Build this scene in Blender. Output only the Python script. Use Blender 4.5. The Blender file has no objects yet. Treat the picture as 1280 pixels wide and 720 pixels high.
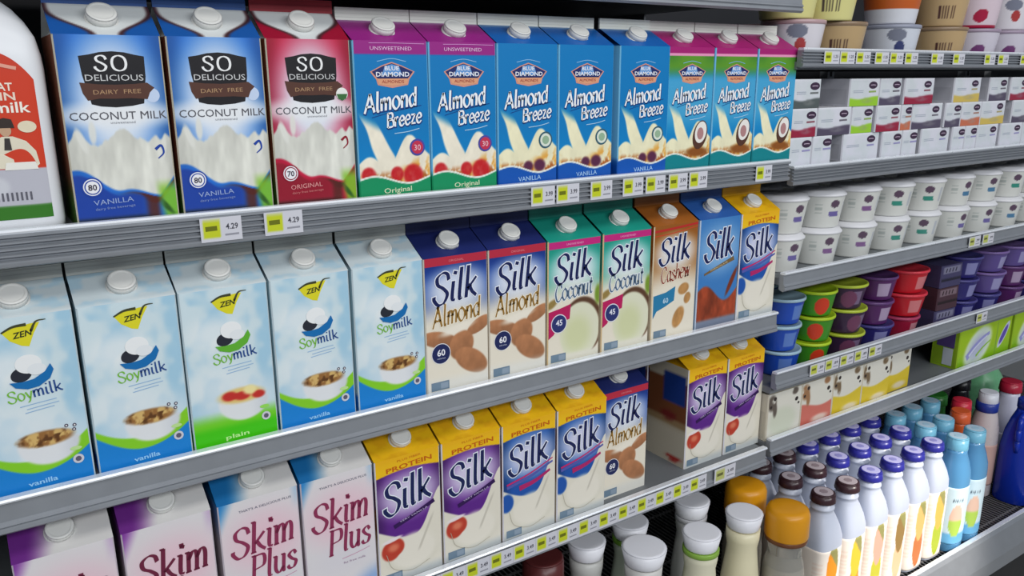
import bpy, math, random
import numpy as np
from mathutils import Vector, Matrix

S = bpy.context.scene
random.seed(4)
RNG = np.random.RandomState(7)

# ------------------------------------------------------------------ camera, world, lights
F_PX = 1008.59
YAW, PITCH, ROLL = math.radians(33.4981), math.radians(14.6418), math.radians(-0.3329)
CAM = Vector((-0.0762, -0.8746, 1.4332))
cy_, sy_, cp_, sp_ = math.cos(YAW), math.sin(YAW), math.cos(PITCH), math.sin(PITCH)
fw = Vector((sy_ * cp_, cy_ * cp_, -sp_)); rt = Vector((cy_, -sy_, 0)); up = rt.cross(fw)
r2 = rt * math.cos(ROLL) + up * math.sin(ROLL); u2 = up * math.cos(ROLL) - rt * math.sin(ROLL)
cam = bpy.data.cameras.new('camera'); cam.sensor_width = 36; cam.lens = F_PX / 1280 * 36
cam.clip_start = 0.02
co = bpy.data.objects.new('camera', cam); S.collection.objects.link(co)
co.matrix_world = Matrix(((r2.x, u2.x, -fw.x, CAM.x), (r2.y, u2.y, -fw.y, CAM.y), (r2.z, u2.z, -fw.z, CAM.z), (0, 0, 0, 1)))
S.camera = co
S.view_settings.view_transform = 'Standard'; S.view_settings.look = 'None'
S.view_settings.exposure = -0.1; S.view_settings.gamma = 1.0; S.view_settings.use_curve_mapping = False

w = bpy.data.worlds.new('store'); S.world = w; w.use_nodes = True
bg = w.node_tree.nodes['Background']; bg.inputs['Color'].default_value = (0.78, 0.86, 1.0, 1); bg.inputs['Strength'].default_value = 0.30


def area(name, loc, aim, sx, sy, power, col=(1, 1, 1)):
    l = bpy.data.lights.new(name, 'AREA'); l.shape = 'RECTANGLE'; l.size = sx; l.size_y = sy; l.energy = power; l.color = col
    o = bpy.data.objects.new(name, l); S.collection.objects.link(o); o.location = loc
    o.rotation_euler = (Vector(aim) - Vector(loc)).to_track_quat('-Z', 'Y').to_euler()
    return o


area('ceiling_lamp', (0.6, -1.5, 3.1), (0.6, 0.0, 1.1), 3.4, 0.5, 22, (1.0, 0.98, 0.94))
area('ceiling_lamp', (0.6, -3.1, 2.7), (0.6, 0.0, 1.0), 4.5, 0.6, 78, (0.95, 0.98, 1.0))
sp = bpy.data.lights.new('added_well_spot', 'SPOT'); sp.energy = 330; sp.spot_size = math.radians(15); sp.spot_blend = 0.55  # added spot out in the aisle, no known fixture; brightens the well bottles
sp.shadow_soft_size = 0.06; sp.color = (1.0, 0.93, 0.84)
so = bpy.data.objects.new('added_well_spot', sp); S.collection.objects.link(so); so.location = (1.75, -2.0, 1.95)
so.rotation_euler = (Vector((1.36, -0.1, 0.47)) - so.location).to_track_quat('-Z', 'Y').to_euler()


# ------------------------------------------------------------------ colour, materials
def lin(c):
    c = np.asarray(c, float) / 255.0
    return np.where(c <= 0.04045, c / 12.92, ((c + 0.055) / 1.055) ** 2.4)


MATS = {}


def P(name, col, rough=0.45, metal=0.0, trans=0.0, bump=None, coat=0.0, ior=1.45, spec=0.5, var=0.0, vs=40):
    if name in MATS: return MATS[name]
    m = bpy.data.materials.new(name); m.use_nodes = True; nt = m.node_tree; b = nt.nodes['Principled BSDF']
    c = tuple(lin(col)) + (1,)
    b.inputs['Base Color'].default_value = c; b.inputs['Roughness'].default_value = rough; b.inputs['Metallic'].default_value = metal
    b.inputs['Transmission Weight'].default_value = trans; b.inputs['IOR'].default_value = ior
    b.inputs['Coat Weight'].default_value = coat; b.inputs['Specular IOR Level'].default_value = spec
    tc = nt.nodes.new('ShaderNodeTexCoord')
    n = nt.nodes.new('ShaderNodeTexNoise'); n.inputs['Scale'].default_value = vs; n.inputs['Detail'].default_value = 3
    nt.links.new(tc.outputs['Object'], n.inputs['Vector'])
    r = nt.nodes.new('ShaderNodeMapRange'); r.inputs['To Min'].default_value = rough - 0.06; r.inputs['To Max'].default_value = rough + 0.06
    nt.links.new(n.outputs['Fac'], r.inputs['Value']); nt.links.new(r.outputs['Result'], b.inputs['Roughness'])
    if var:
        x = nt.nodes.new('ShaderNodeMix'); x.data_type = 'RGBA'
        x.inputs['A'].default_value = tuple(v * (1 - var) for v in c[:3]) + (1,); x.inputs['B'].default_value = tuple(min(1, v * (1 + var)) for v in c[:3]) + (1,)
        nt.links.new(n.outputs['Fac'], x.inputs['Factor']); nt.links.new(x.outputs['Result'], b.inputs['Base Color'])
    if bump:
        bp = nt.nodes.new('ShaderNodeBump'); bp.inputs['Strength'].default_value = bump; bp.inputs['Distance'].default_value = 0.002
        nt.links.new(n.outputs['Fac'], bp.inputs['Height']); nt.links.new(bp.outputs['Normal'], b.inputs['Normal'])
    MATS[name] = m
    return m


def printed(name, rough, coat=0.0, spec=0.5):
    if name in MATS: return MATS[name]
    m = P(name, (255, 255, 255), rough, coat=coat, spec=spec); nt = m.node_tree
    a = nt.nodes.new('ShaderNodeAttribute'); a.attribute_name = 'print'
    nt.links.new(a.outputs['Color'], nt.nodes['Principled BSDF'].inputs['Base Color'])
    return m


PRINT = printed('printed_carton', 0.42, spec=0.35)
GLOSSY = printed('printed_plastic', 0.3)
STEEL = P('grey_painted_steel', (146, 150, 156), 0.42, 0.35, bump=0.05, var=0.08)
LIP = P('bright_steel_lip', (236, 240, 246), 0.28, 0.25)
DECK = P('shelf_deck_grey', (120, 124, 128), 0.5, 0.2, var=0.12, vs=12)
DARK = P('case_dark_liner', (34, 35, 40), 0.6, var=0.2, vs=6)
WHITEP = P('white_plastic', (222, 222, 218), 0.38)


# ------------------------------------------------------------------ mesh building
class MB:
    """verts, faces, per-vertex print colour (linear), per-face material slot"""

    def __init__(s): s.v = []; s.f = []; s.c = []; s.m = []; s.smooth = []

    def add(s, vs, fs, col=(255, 255, 255), mat=0, smooth=False, lincol=None):
        o = len(s.v); s.v.extend([tuple(p) for p in vs])
        if lincol is not None: s.c.extend([tuple(x) for x in lincol])
        else:
            l = tuple(lin(col)); s.c.extend([l] * len(vs))
        s.f.extend([tuple(i + o for i in f) for f in fs]); s.m.extend([mat] * len(fs)); s.smooth.extend([smooth] * len(fs))
        return s

    def box(s, x0, x1, y0, y1, z0, z1, col=(255, 255, 255), mat=0):
        v = [(x, y, z) for x in (x0, x1) for y in (y0, y1) for z in (z0, z1)]
        return s.add(v, [(0, 1, 3, 2), (4, 6, 7, 5), (0, 4, 5, 1), (2, 3, 7, 6), (0, 2, 6, 4), (1, 5, 7, 3)], col, mat)

    def extrude_x(s, prof, x0, x1, col=(255, 255, 255), mat=0):
        n = len(prof); v = [(x0, y, z) for y, z in prof] + [(x1, y, z) for y, z in prof]
        f = [(i, i + n, (i + 1) % n + n, (i + 1) % n) for i in range(n)] + [tuple(range(n)), tuple(range(2 * n - 1, n - 1, -1))]
        return s.add(v, f, col, mat)

    def lathe(s, prof, seg=32, col=(255, 255, 255), mat=0, colfn=None, ripple=0.0, sx=1.0, sy=1.0, smooth=True, M=None, sq=0.0):
        """prof: (r,z) bottom to top; ends closed. colfn(theta_front, z)-> srgb. ripple: ribbing. sq: squareness"""
        v = []; cs = []; n = len(prof)
        for r, z in prof:
            for k in range(seg):
                a = 2 * math.pi * k / seg
                rr = r * (1 - ripple * (k % 2))
                if sq:
                    q = (abs(math.cos(a)) ** 4 + abs(math.sin(a)) ** 4) ** 0.25
                    k_ = sq * min(1.0, max(0.0, (r - .021) / .011)) if r < .05 else sq
                    rr *= (1 - k_) + k_ / q
                p = Vector((rr * math.sin(a) * sx, -rr * math.cos(a) * sy, z))   # a = 0 faces the aisle
                if M is not None: p = M @ p
                v.append(tuple(p))
                if colfn: cs.append(tuple(lin(colfn((a + math.pi) % (2 * math.pi) - math.pi, z))))
        f = []
        for j in range(n - 1):
            for k in range(seg):
                k2 = (k + 1) % seg
                f.append((j * seg + k, j * seg + k2, (j + 1) * seg + k2, (j + 1) * seg + k))
        f.append(tuple(range(seg - 1, -1, -1))); f.append(tuple((n - 1) * seg + k for k in range(seg)))
        s.add(v, f, col, mat, smooth, lincol=cs if colfn else None)
        s.smooth[-1] = s.smooth[-2] = False
        return s

    def mesh(s, name, mats):
        m = bpy.data.meshes.new(name); m.from_pydata(s.v, [], s.f)
        for x in mats: m.materials.append(x)
        m.polygons.foreach_set('material_index', s.m); m.polygons.foreach_set('use_smooth', s.smooth)
        a = m.color_attributes.new('print', 'FLOAT_COLOR', 'POINT')
        c = np.ones((len(s.v), 4), np.float32); c[:, :3] = np.array(s.c, np.float32)
        a.data.foreach_set('color', c.ravel()); m.update()
        return m


def link(name, mesh, parent=None, loc=(0, 0, 0), rz=0.0):
    o = bpy.data.objects.new(name, mesh); S.collection.objects.link(o); o.location = loc; o.rotation_euler = (0, 0, rz)
    if parent is not None: o.parent = parent
    return o


def tag(o, label, cat, group=None, kind=None):
    if label: o['label'] = label
    if cat: o['category'] = cat
    if group: o['group'] = group
    if kind: o['kind'] = kind
    return o


def thing(name, label, cat, loc=(0, 0, 0), rz=0.0, group=None):
    return tag(link(name, None, None, loc, rz), label, cat, group)


def copy_tree(o, parent=None):
    c = o.copy(); S.collection.objects.link(c)
    if parent is not None: c.parent = parent
    for ch in list(o.children): copy_tree(ch, c)
    return c


ORD = ['first', 'second', 'third', 'fourth', 'fifth', 'sixth', 'seventh', 'eighth', 'ninth', 'tenth', 'eleventh', 'twelfth', 'thirteenth', 'fourteenth']


# ------------------------------------------------------------------ flat print helpers
def sm(a, b, x):
    t = np.clip((x - a) / (b - a), 0, 1); return t * t * (3 - 2 * t)


LAT = RNG.rand(64, 64)


def noise(x, y):
    xi = np.floor(x).astype(int); yi = np.floor(y).astype(int); fx = x - xi; fy = y - yi
    fx = fx * fx * (3 - 2 * fx); fy = fy * fy * (3 - 2 * fy)
    g = lambda i, j: LAT[i % 64, j % 64]
    return (g(xi, yi) * (1 - fx) + g(xi + 1, yi) * fx) * (1 - fy) + (g(xi, yi + 1) * (1 - fx) + g(xi + 1, yi + 1) * fx) * fy


def fbm(x, y): return 0.55 * noise(x, y) + 0.3 * noise(2.1 * x + 7, 2.1 * y + 3) + 0.15 * noise(4.3 * x, 4.3 * y + 9)


def over(c, col, a):
    a = np.clip(a, 0, 1)[..., None]; return c * (1 - a) + np.asarray(col, float) * a


def ell(u, v, cu, cv, ru, rv, soft=0.15, rot=0.0):
    du, dv = (u - cu), (v - cv) * ASP
    ca, sa = math.cos(rot), math.sin(rot); x = du * ca + dv * sa; y = -du * sa + dv * ca
    d = np.sqrt((x / ru) ** 2 + (y / (rv * ASP)) ** 2)
    return 1 - sm(1 - soft, 1 + soft, d)


A_ = 0.0468          # half width of a carton
H_ = 0.1805          # shoulder height
FIN = 0.0140
ASP = H_ / (2 * A_)

GLY = {
    'S': (1.02, [[(.95, 1.12), (.82, 1.42), (.5, 1.52), (.16, 1.32), (.22, .98), (.6, .74), (.9, .42), (.72, .04), (.34, -.04), (.04, .22), (.0, .42)]]),
    'i': (.42, [[(.18, 1), (.16, .16), (.36, .02)]]), 'l': (.42, [[(.2, 1.62), (.16, .16), (.36, .02)]]),
    'k': (.86, [[(.18, 1.62), (.14, 0)], [(.78, .96), (.5, .7), (.2, .45)], [(.34, .55), (.55, .25), (.86, .0)]]),
    'A': (1.12, [[(0, 0), (.3, .75), (.58, 1.5)], [(.58, 1.5), (.8, .75), (1.04, 0)], [(.2, .5), (.92, .5)]]),
    'm': (1.2, [[(.1, 1), (.1, 0)], [(.1, .6), (.34, .98), (.55, .8), (.55, 0)], [(.55, .6), (.8, .98), (1.02, .8), (1.02, 0)]]),
    'o': (.86, [[(.42, 1), (.1, .78), (.06, .35), (.36, 0), (.7, .22), (.76, .66), (.42, 1)]]),
    'n': (.78, [[(.1, 1), (.1, 0)], [(.1, .6), (.4, .98), (.63, .8), (.63, 0)]]),
    'd': (.9, [[(.7, .8), (.42, 1), (.08, .6), (.28, .02), (.7, .3)], [(.76, 1.55), (.72, 0)]]),
    'a': (.86, [[(.7, .8), (.42, 1), (.08, .6), (.28, .02), (.7, .3)], [(.74, 1), (.72, .1), (.85, 0)]]),
    'B': (.98, [[(.14, 1.5), (.1, 0)], [(.12, 1.48), (.72, 1.44), (.78, 1.0), (.15, .8)], [(.15, .8), (.82, .72), (.86, .12), (.1, .02)]]),
    'r': (.62, [[(.1, 1), (.1, 0)], [(.1, .55), (.32, .94), (.58, .92)]]),
    'e': (.78, [[(.08, .5), (.68, .58), (.62, .92), (.34, 1), (.06, .6), (.15, .1), (.45, 0), (.72, .22)]]),
    'z': (.74, [[(.05, .96), (.62, .96)], [(.62, .96), (.05, .04)], [(.05, .04), (.68, .04)]]),
    'P': (.92, [[(.16, 1.5), (.12, 0)], [(.14, 1.48), (.76, 1.42), (.78, .84), (.15, .68)]]),
    'u': (.8, [[(.1, 1), (.1, .25), (.35, 0), (.63, .3)], [(.64, 1), (.64, .1), (.76, 0)]]),
    's': (.7, [[(.6, .78), (.4, 1), (.12, .82), (.3, .56), (.6, .34), (.48, .03), (.2, 0), (.04, .2)]]),
    'C': (1.05, [[(1, 1.12), (.75, 1.5), (.3, 1.38), (.05, .75), (.3, .1), (.7, 0), (1, .3)]]),
    'c': (.72, [[(.64, .75), (.45, 1), (.12, .8), (.1, .25), (.4, 0), (.68, .2)]]),
    't': (.64, [[(.3, 1.4), (.28, .2), (.46, 0), (.62, .1)], [(.04, 1), (.58, 1)]]),
    'h': (.8, [[(.14, 1.6), (.1, 0)], [(.12, .6), (.4, .98), (.65, .8), (.65, 0)]]),
    'w': (1.06, [[(.05, 1), (.28, 0)], [(.28, 0), (.52, .9)], [(.52, .9), (.75, 0)], [(.75, 0), (1.0, 1)]]),
    'y': (.8, [[(.05, 1), (.4, .1)], [(.76, 1), (.36, -.2), (.08, -.45)]]),
    'O': (1.3, [[(.62, 1.52), (.18, 1.3), (.04, .75), (.18, .2), (.62, -.02), (1.06, .2), (1.2, .75), (1.06, 1.3), (.62, 1.52)]]),
    'b': (.84, [[(.14, 1.6), (.12, 0)], [(.14, .7), (.45, 1), (.76, .6), (.5, 0), (.14, .2)]]),
}


def crom(pts, n=7):
    if len(pts) == 2: return [Vector(pts[0]).lerp(Vector(pts[1]), t / 4) for t in range(5)]
    p = [Vector(q) for q in pts]
    closed = (p[0] - p[-1]).length < 1e-6
    ext = ([p[-2]] if closed else [2 * p[0] - p[1]]) + p + ([p[1]] if closed else [2 * p[-1] - p[-2]])
    out = []
    for i in range(1, len(ext) - 2):
        a, b, c, d = ext[i - 1:i + 3]
        for k in range(n):
            t = k / n
            out.append(0.5 * ((2 * b) + (c - a) * t + (2 * a - 5 * b + 4 * c - d) * t * t + (3 * b - a - 3 * c + d) * t ** 3))
    out.append(p[-1]); return out


class Art:
    """a flat printed panel, unit square u,v (0..1), W x H metres; soft colours on a fine grid, crisp shapes as thin polygons"""

    def __init__(s, W, H, fn, nu=84, nv=156):
        s.W, s.H, s.fn, s.nu, s.nv = W, H, fn, nu, nv; s.p = []

    def poly(s, pts, col, layer=1):
        s.p.append(([(a * s.W, b * s.H) for a, b in pts], [tuple(range(len(pts)))], col, layer)); return s

    def ellipse(s, cu, cv, ru, col, layer=1, rv=None, rot=0, n=28):
        rx = ru * s.W; ry = (rv * s.H if rv else rx); ca, sa = math.cos(rot), math.sin(rot); pts = []
        for k in range(n):
            t = 2 * math.pi * k / n; x, y = rx * math.cos(t), ry * math.sin(t)
            pts.append((cu * s.W + x * ca - y * sa, cv * s.H + x * sa + y * ca))
        s.p.append((pts, [tuple(range(n))], col, layer)); return s

    def strip(s, pts, w0, col, layer=1, w1=None):
        """ribbon along u,v points, width in metres"""
        q = crom([(a * s.W, b * s.H) for a, b in pts]); n = len(q); V = []; w1 = w0 if w1 is None else w1
        for i in range(n):
            d = (q[min(i + 1, n - 1)] - q[max(i - 1, 0)]).normalized(); nn = Vector((-d.y, d.x)); h = (w0 + (w1 - w0) * i / (n - 1)) / 2
            V += [tuple(q[i] + nn * h), tuple(q[i] - nn * h)]
        s.p.append((V, [(2 * i, 2 * i + 1, 2 * i + 3, 2 * i + 2) for i in range(n - 1)], col, layer)); return s

    def nib(s, text, u, v, xh, col, thick=.26, thin=.1, slant=.22, rot=0.0, ang=0.6, layer=2, width=None, grow=0.0, dx=0, dy=0, space=0.08, serif=0.0):
        """pen lettering: starts at u,v; xh is the x-height in metres; width squeezes the word to that many metres"""
        tw = sum(GLY[c][0] + space for c in text if c != ' ') + .6 * text.count(' ')
        kx = (width / (tw * xh)) if width else 1.0
        ca, sa = math.cos(rot), math.sin(rot); x0 = 0.0; nb = Vector((math.cos(ang), math.sin(ang)))
        for ch in text:
            if ch == ' ': x0 += .6; continue
            wd, st = GLY[ch]
            stl = [list(crom(t)) for t in st]
            if ch == 'i': stl.append([Vector((.24, 1.32)), Vector((.27, 1.4)), Vector((.3, 1.48))])
            if serif:
                for q in list(stl):
                    for e0, e1 in ((q[0], q[1]), (q[-1], q[-2])):
                        d = (e0 - e1).normalized()
                        if abs(d.y) > .93 and (abs(e0.y) < .08 or abs(e0.y - 1) < .12 or e0.y > 1.4): stl.append([e0 + Vector((-serif * (1.2 if e0.y > .5 else 1), 0)), e0 + Vector((serif * (.35 if e0.y > .5 else 1), 0))])
            for q in stl:
                n = len(q); V = []
                for i in range(n):
                    d = q[min(i + 1, n - 1)] - q[max(i - 1, 0)]
                    d = d.normalized() if d.length > 0 else Vector((1, 0)); nn = Vector((-d.y, d.x))
                    h = (thin + (thick - thin) * abs(d.x * nb.y - d.y * nb.x)) / 2 + grow
                    if ch == 'i' and q[0].y > 1.25 and q[-1].y < 1.5: h = thick * .5 + grow
                    e = Vector((0, 0))
                    if i == 0: e = -d * grow
                    if i == n - 1: e = d * grow
                    for sg in (1, -1):
                        c_ = q[i] + e; o_ = nn * (h * sg)
                        X = ((x0 + c_.x + slant * c_.y) * kx + o_.x) * xh; Y = (c_.y + o_.y) * xh
                        V.append((u * s.W + dx + X * ca - Y * sa, v * s.H + dy + X * sa + Y * ca))
                s.p.append((V, [(2 * i, 2 * i + 1, 2 * i + 3, 2 * i + 2) for i in range(n - 1)], col, layer))
            x0 += wd + space
        return s

    def text(s, txt, cu, cv, hgt, col, layer=2, width=None, shear=0.0, rot=0.0, bold=0.0, sp=1.0):
        """built-in sans lettering centred at cu,cv; hgt = capital height in metres"""
        c = bpy.data.curves.new('t', 'FONT'); c.body = txt; c.size = 1; c.align_x = 'CENTER'; c.shear = shear; c.offset = bold; c.resolution_u = 2; c.space_character = sp
        o = bpy.data.objects.new('t', c); S.collection.objects.link(o)
        dg = bpy.context.evaluated_depsgraph_get(); me = o.evaluated_get(dg).to_mesh()
        V = np.array([v.co[:2] for v in me.vertices]); Fs = [tuple(p.vertices) for p in me.polygons]
        o.evaluated_get(dg).to_mesh_clear(); bpy.data.objects.remove(o); bpy.data.curves.remove(c)
        if len(V) == 0: return s
        k = hgt / 0.73; kx = k
        if width: kx = width / (V[:, 0].max() - V[:, 0].min())
        V = (V - [(V[:, 0].max() + V[:, 0].min()) / 2, 0.36]) * [kx, k]
        ca, sa = math.cos(rot), math.sin(rot)
        s.p.append(([(cu * s.W + x * ca - y * sa, cv * s.H + x * sa + y * ca) for x, y in V], Fs, col, layer)); return s

    def put(s, mb, fn3, mat=0, off=0.00018):
        """fn3(x,y,lift) -> 3D point; x,y in metres from the panel's lower left corner"""
        U, Vv = np.meshgrid(np.linspace(0, 1, s.nu + 1), np.linspace(0, 1, s.nv + 1))
        c = lin(np.clip(s.fn(U.ravel(), Vv.ravel()), 0, 255))
        vs = [fn3(a * s.W, b * s.H, 0) for a, b in zip(U.ravel(), Vv.ravel())]; n = s.nu + 1
        fs = [(j * n + i, j * n + i + 1, (j + 1) * n + i + 1, (j + 1) * n + i) for j in range(s.nv) for i in range(s.nu)]
        mb.add(vs, fs, lincol=c, mat=mat)
        for pts, F, col, ly in s.p:
            mb.add([fn3(min(max(x, 0), s.W), min(max(y, 0), s.H), off * ly) for x, y in pts], F, col, mat)


# ------------------------------------------------------------------ gable-top carton
def cap_mesh(rise):
    mb = MB(); t = math.atan2(rise, A_) + .17
    M = Matrix.Translation((0, -A_ * 0.52, H_ + rise * 0.48 + .0005)) @ Matrix.Rotation(t, 4, 'X')
    mb.lathe([(.0150, -.004), (.0152, .0014), (.0134, .0018)], 40, M=M)
    mb.lathe([(.0134, .0018), (.0141, .0024), (.0139, .0088)], 56, ripple=.03, M=M)
    mb.lathe([(.0139, .0088), (.0130, .0100), (.0105, .0101), (.0102, .0097)], 40, M=M)
    return mb.mesh('screw_cap', [WHITEP])


CAPM = {r: cap_mesh(r) for r in (.024, .030)}


def plain(col):
    return lambda u, v: np.tile(np.asarray(col, float), (len(u), 1))


class Design:
    def __init__(s, front, roof, fin, side, edge=None, back=(200, 200, 200), rise=.024):
        s.rise = rise; s.front, s.roof, s.fin, s.side, s.edge, s.back = front, roof, fin, side, edge, back
        s.meshes = None

    def build(s):
        if s.meshes: return s.meshes
        a = A_; ch = .0014; mb = MB(); RISE = s.rise
        s.front.put(mb, lambda x, y, l: (x - s.front.W / 2, -a - l, y))
        # chamfered front corners; pale edge colour paints in their highlight, otherwise the side colour
        vv = np.linspace(0, 1, 25); H = H_
        for sg in (-1, 1):
            ec = s.side(np.full(25, 1.0 if sg < 0 else 0.0), vv) if s.edge is None else np.tile(np.asarray(s.edge, float), (25, 1))
            V = []; C = []
            for k in range(25):
                V += [(sg * (a - ch), -a, vv[k] * H), (sg * a, -a + ch, vv[k] * H)]; C += [lin(ec[k])] * 2
            mb.add(V, [(2 * k, 2 * k + 1, 2 * k + 3, 2 * k + 2) for k in range(24)], lincol=C)
            nu, nv = 14, 30
            U, W = np.meshgrid(np.linspace(0, 1, nu + 1), np.linspace(0, 1, nv + 1)); c = lin(np.clip(s.side(U.ravel(), W.ravel()), 0, 255))
            V = [(sg * a, -a + ch + (2 * a - ch) * (1 - p if sg < 0 else p), q * H) for p, q in zip(U.ravel(), W.ravel())]
            n = nu + 1
            mb.add(V, [(j * n + i, j * n + i + 1, (j + 1) * n + i + 1, (j + 1) * n + i) for j in range(nv) for i in range(nu)], lincol=c)
        mb.add([(-a, a, 0), (a, a, 0), (a, a, H), (-a, a, H)], [(0, 1, 2, 3)], s.back)
        mb.add([(-a, -a, 0), (a, -a, 0), (a, a, 0), (-a, a, 0)], [(0, 3, 2, 1)], (190, 185, 175))
        # gable top
        g = MB(); L = math.hypot(a - .002, RISE); dy, dz = (a - .002) / L, RISE / L
        s.roof.put(g, lambda x, y, l: (x - a, -a + y * L / s.roof.H * dy - l * dz, H + y * L / s.roof.H * dz + l * dy))
        rc = s.roof.fn(np.array([.1]), np.array([.6]))[0]
        g.add([(-a, a, H), (a, a, H), (a, .002, H + RISE), (-a, .002, H + RISE)], [(0, 1, 2, 3)], rc)
        for sg in (-1, 1):   # folded-in side gussets
            g.add([(sg * a, -a, H), (sg * a, a, H), (sg * (a - .03), 0, H + RISE * .98), (sg * a, -.002, H + RISE), (sg * a, .002, H + RISE)],
                  [(0, 1, 2), (0, 2, 3), (1, 4, 2)], rc * .9)
        t = .0016
        fc = np.asarray(s.fin, float)
        z0, z1 = H + RISE, H + RISE + FIN
        g.add([(-a, -t, z0), (a, -t, z0), (a, -t, z1), (-a, -t, z1), (-a, t, z0), (a, t, z0), (a, t, z1), (-a, t, z1)],
              [(0, 1, 2, 3), (5, 4, 7, 6), (3, 2, 6, 7), (1, 5, 6, 2), (4, 0, 3, 7)], fc)
        for k in range(3):   # crimp lines pressed into the seal
            z = z0 + .003 + k * .0042
            g.add([(-a, -t - .0003, z), (a, -t - .0003, z), (a, -t - .0003, z + .0007), (-a, -t - .0003, z + .0007)], [(0, 1, 2, 3)], fc * .93)
        s.meshes = (mb.mesh('carton_body', [PRINT]), g.mesh('gable_top', [PRINT]))
        return s.meshes


def carton(des, x, zdeck, label, group, y=0.0, rz=0.0, cat='carton', name='milk_carton'):
    """x = centre, y = where its front face stands"""
    b, g = des.build()
    t = thing(name, label, cat, (x, y + A_, zdeck), rz, group)
    link('carton_body', b, t); link('gable_top', g, t); link('screw_cap', CAPM[des.rise], t)
    return t


WF = 2 * A_ - .0028
FA = lambda fn: Art(WF, H_, fn)
RF = lambda fn: Art(2 * A_, 0.05, fn, 60, 26)


# ---- coconut milk, blue and red
def so_design(base, deep, roof_dark, num, flavour, organic):
    base, deep = np.array(base, float), np.array(deep, float)

    def fn(u, v):
        c = np.tile(base, (len(u), 1))
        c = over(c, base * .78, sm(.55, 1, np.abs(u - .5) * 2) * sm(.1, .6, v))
        c = over(c, (226, 234, 244), (1 - sm(.18, .60, np.hypot((u - .5) * 1.0, (v - .66) * 1.2))) * .98)
        c = over(c, (236, 238, 240), ell(u, v, .5, .59, .62, .06, .6) * .85)
        top = .475 + .035 * np.sin(u * 14 + .6) + .07 * fbm(u * 11, v * 3) - .03 - .25 * np.maximum(0, u - .84) - .8 * np.maximum(0, .07 - u)
        bot = .30 - .11 * sm(.0, .45, u) - .05 * sm(.5, .8, u) + .010 * np.sin(u * 11) + .7 * np.maximum(0, u - .84)
        a = sm(0, .02, top - v) * sm(0, .014, v - bot)
        milk = np.array([222, 222, 212])[None] * (.80 + .3 * fbm(u * 8 + 2, v * 5))[:, None]
        c = c * (1 - a[:, None]) + milk * a[:, None]
        spl = ell(u, v, .13, .46, .035, .07, .3, .3) + ell(u, v, .92, .40, .03, .07, .3, -.2) + ell(u, v, .24, .50, .035, .06, .3)
        c = over(c, (226, 226, 218), spl * .9)
        lo = sm(0, .012, bot - v)
        c = over(c, (84, 34, 28), lo * (1 - sm(0, .05, bot - v)) * sm(.3, .75, u) + lo * sm(.62, .72, u) * (1 - sm(.78, .86, u)) * .9)
        c = over(c, deep, lo * (1 - sm(.62, .75, u)) * sm(.01, .03, bot - v))
        c = over(c, (126, 190, 40), sm(.80, .90, u + .3 * (v - .1)) * (1 - sm(.16, .25, v)) * .9)
        c = over(c, (46, 92, 30), sm(.80, .9, u) * ell(u, v, .86, .1, .03, .08, .4, .7))
        c = over(c, (38, 40, 30), (1 - sm(.025, .06, v)) * (1 - sm(.62, .82, u)) * .9)
        return c
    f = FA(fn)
    K = (28, 26, 30)
    T = lambda pts: [(a, b + .028) for a, b in pts]
    f.poly(T([(.2, .865), (.3, .873), (.4, .885), (.52, .89), (.64, .885), (.74, .873), (.83, .865), (.825, .76), (.80, .68), (.78, .62), (.66, .608), (.5, .602), (.36, .608), (.27, .62), (.25, .68), (.215, .77)]), K, 1)
    f.poly(T([(.18, .732), (.35, .722), (.52, .719), (.7, .722), (.83, .729), (.9, .702), (.85, .677), (.82, .642), (.66, .649), (.5, .647), (.35, .649), (.24, .639), (.2, .677)]), (86, 54, 44), 2)
    f.nib('SO', .345, .820, .0090, (240, 240, 240), .26, .10, 0, ang=0.1, layer=3, width=.032, space=.35)
    f.text('DELICIOUS', .52, .784, .0060, (205, 205, 205), 3, width=.051)
    f.text('DAIRY  FREE', .53, .712, .0042, (176, 140, 104), 3, width=.042, rot=.02)
    f.text('COCONUT MILK', .52, .588, .0078, (84, 84, 92), 2, width=.086)
    f.text('unsweetened', .55, .552, .0025, (150, 152, 158), 2, width=.022)
    f.ellipse(.17, .215, .105, deep * 1.0, 2); f.ellipse(.17, .215, .09, (235, 236, 242), 3); f.ellipse(.17, .215, .078, deep, 4); f.ellipse(.17, .215, .066, (238, 238, 242), 5)
    f.text(num, .17, .215, .0058, (50, 44, 60), 6, bold=.02)
    f.text(flavour, .36, .135, .0052, (150, 170, 215) if base[2] > 150 else (226, 150, 150), 3, width=.036, rot=.05)
    f.text('dairy free beverage', .37, .100, .0026, (130, 150, 200) if base[2] > 150 else (210, 120, 120), 3, width=.036, rot=.05)
    if organic:
        f.ellipse(.88, .68, .075, (235, 235, 230), 4)
        f.poly([(.81, .68), (.95, .68), (.93, .652), (.88, .64), (.83, .652)], (60, 110, 60), 5)
    else: f.ellipse(.87, .69, .075, (196, 212, 238), 1)
    f.strip([(.84, .40), (.9, .42), (.92, .38), (.86, .35)], .0028, deep, 3, .001)

    def rf(u, v):
        c = np.tile(base * .8, (len(u), 1))
        edge = .05 + .36 * (1 - sm(0, .9, v)) ** 1.6
        a = sm(-.02, .03, .5 - edge - np.abs(u - .5) + .02)
        c = over(c, (70, 40, 44), sm(-.08, -.02, .5 - edge - np.abs(u - .5) + .02))
        return over(c, (214, 218, 218), a)
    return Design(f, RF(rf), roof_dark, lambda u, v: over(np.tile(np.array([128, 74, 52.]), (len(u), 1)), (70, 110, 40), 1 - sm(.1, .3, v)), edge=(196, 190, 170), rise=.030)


SO_B = so_design((34, 110, 208), (28, 66, 160), (44, 84, 150), '80', 'VANILLA', False)
SO_R = so_design((196, 24, 62), (146, 22, 44), (150, 36, 48), '70', 'ORIGINAL', True)


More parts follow.
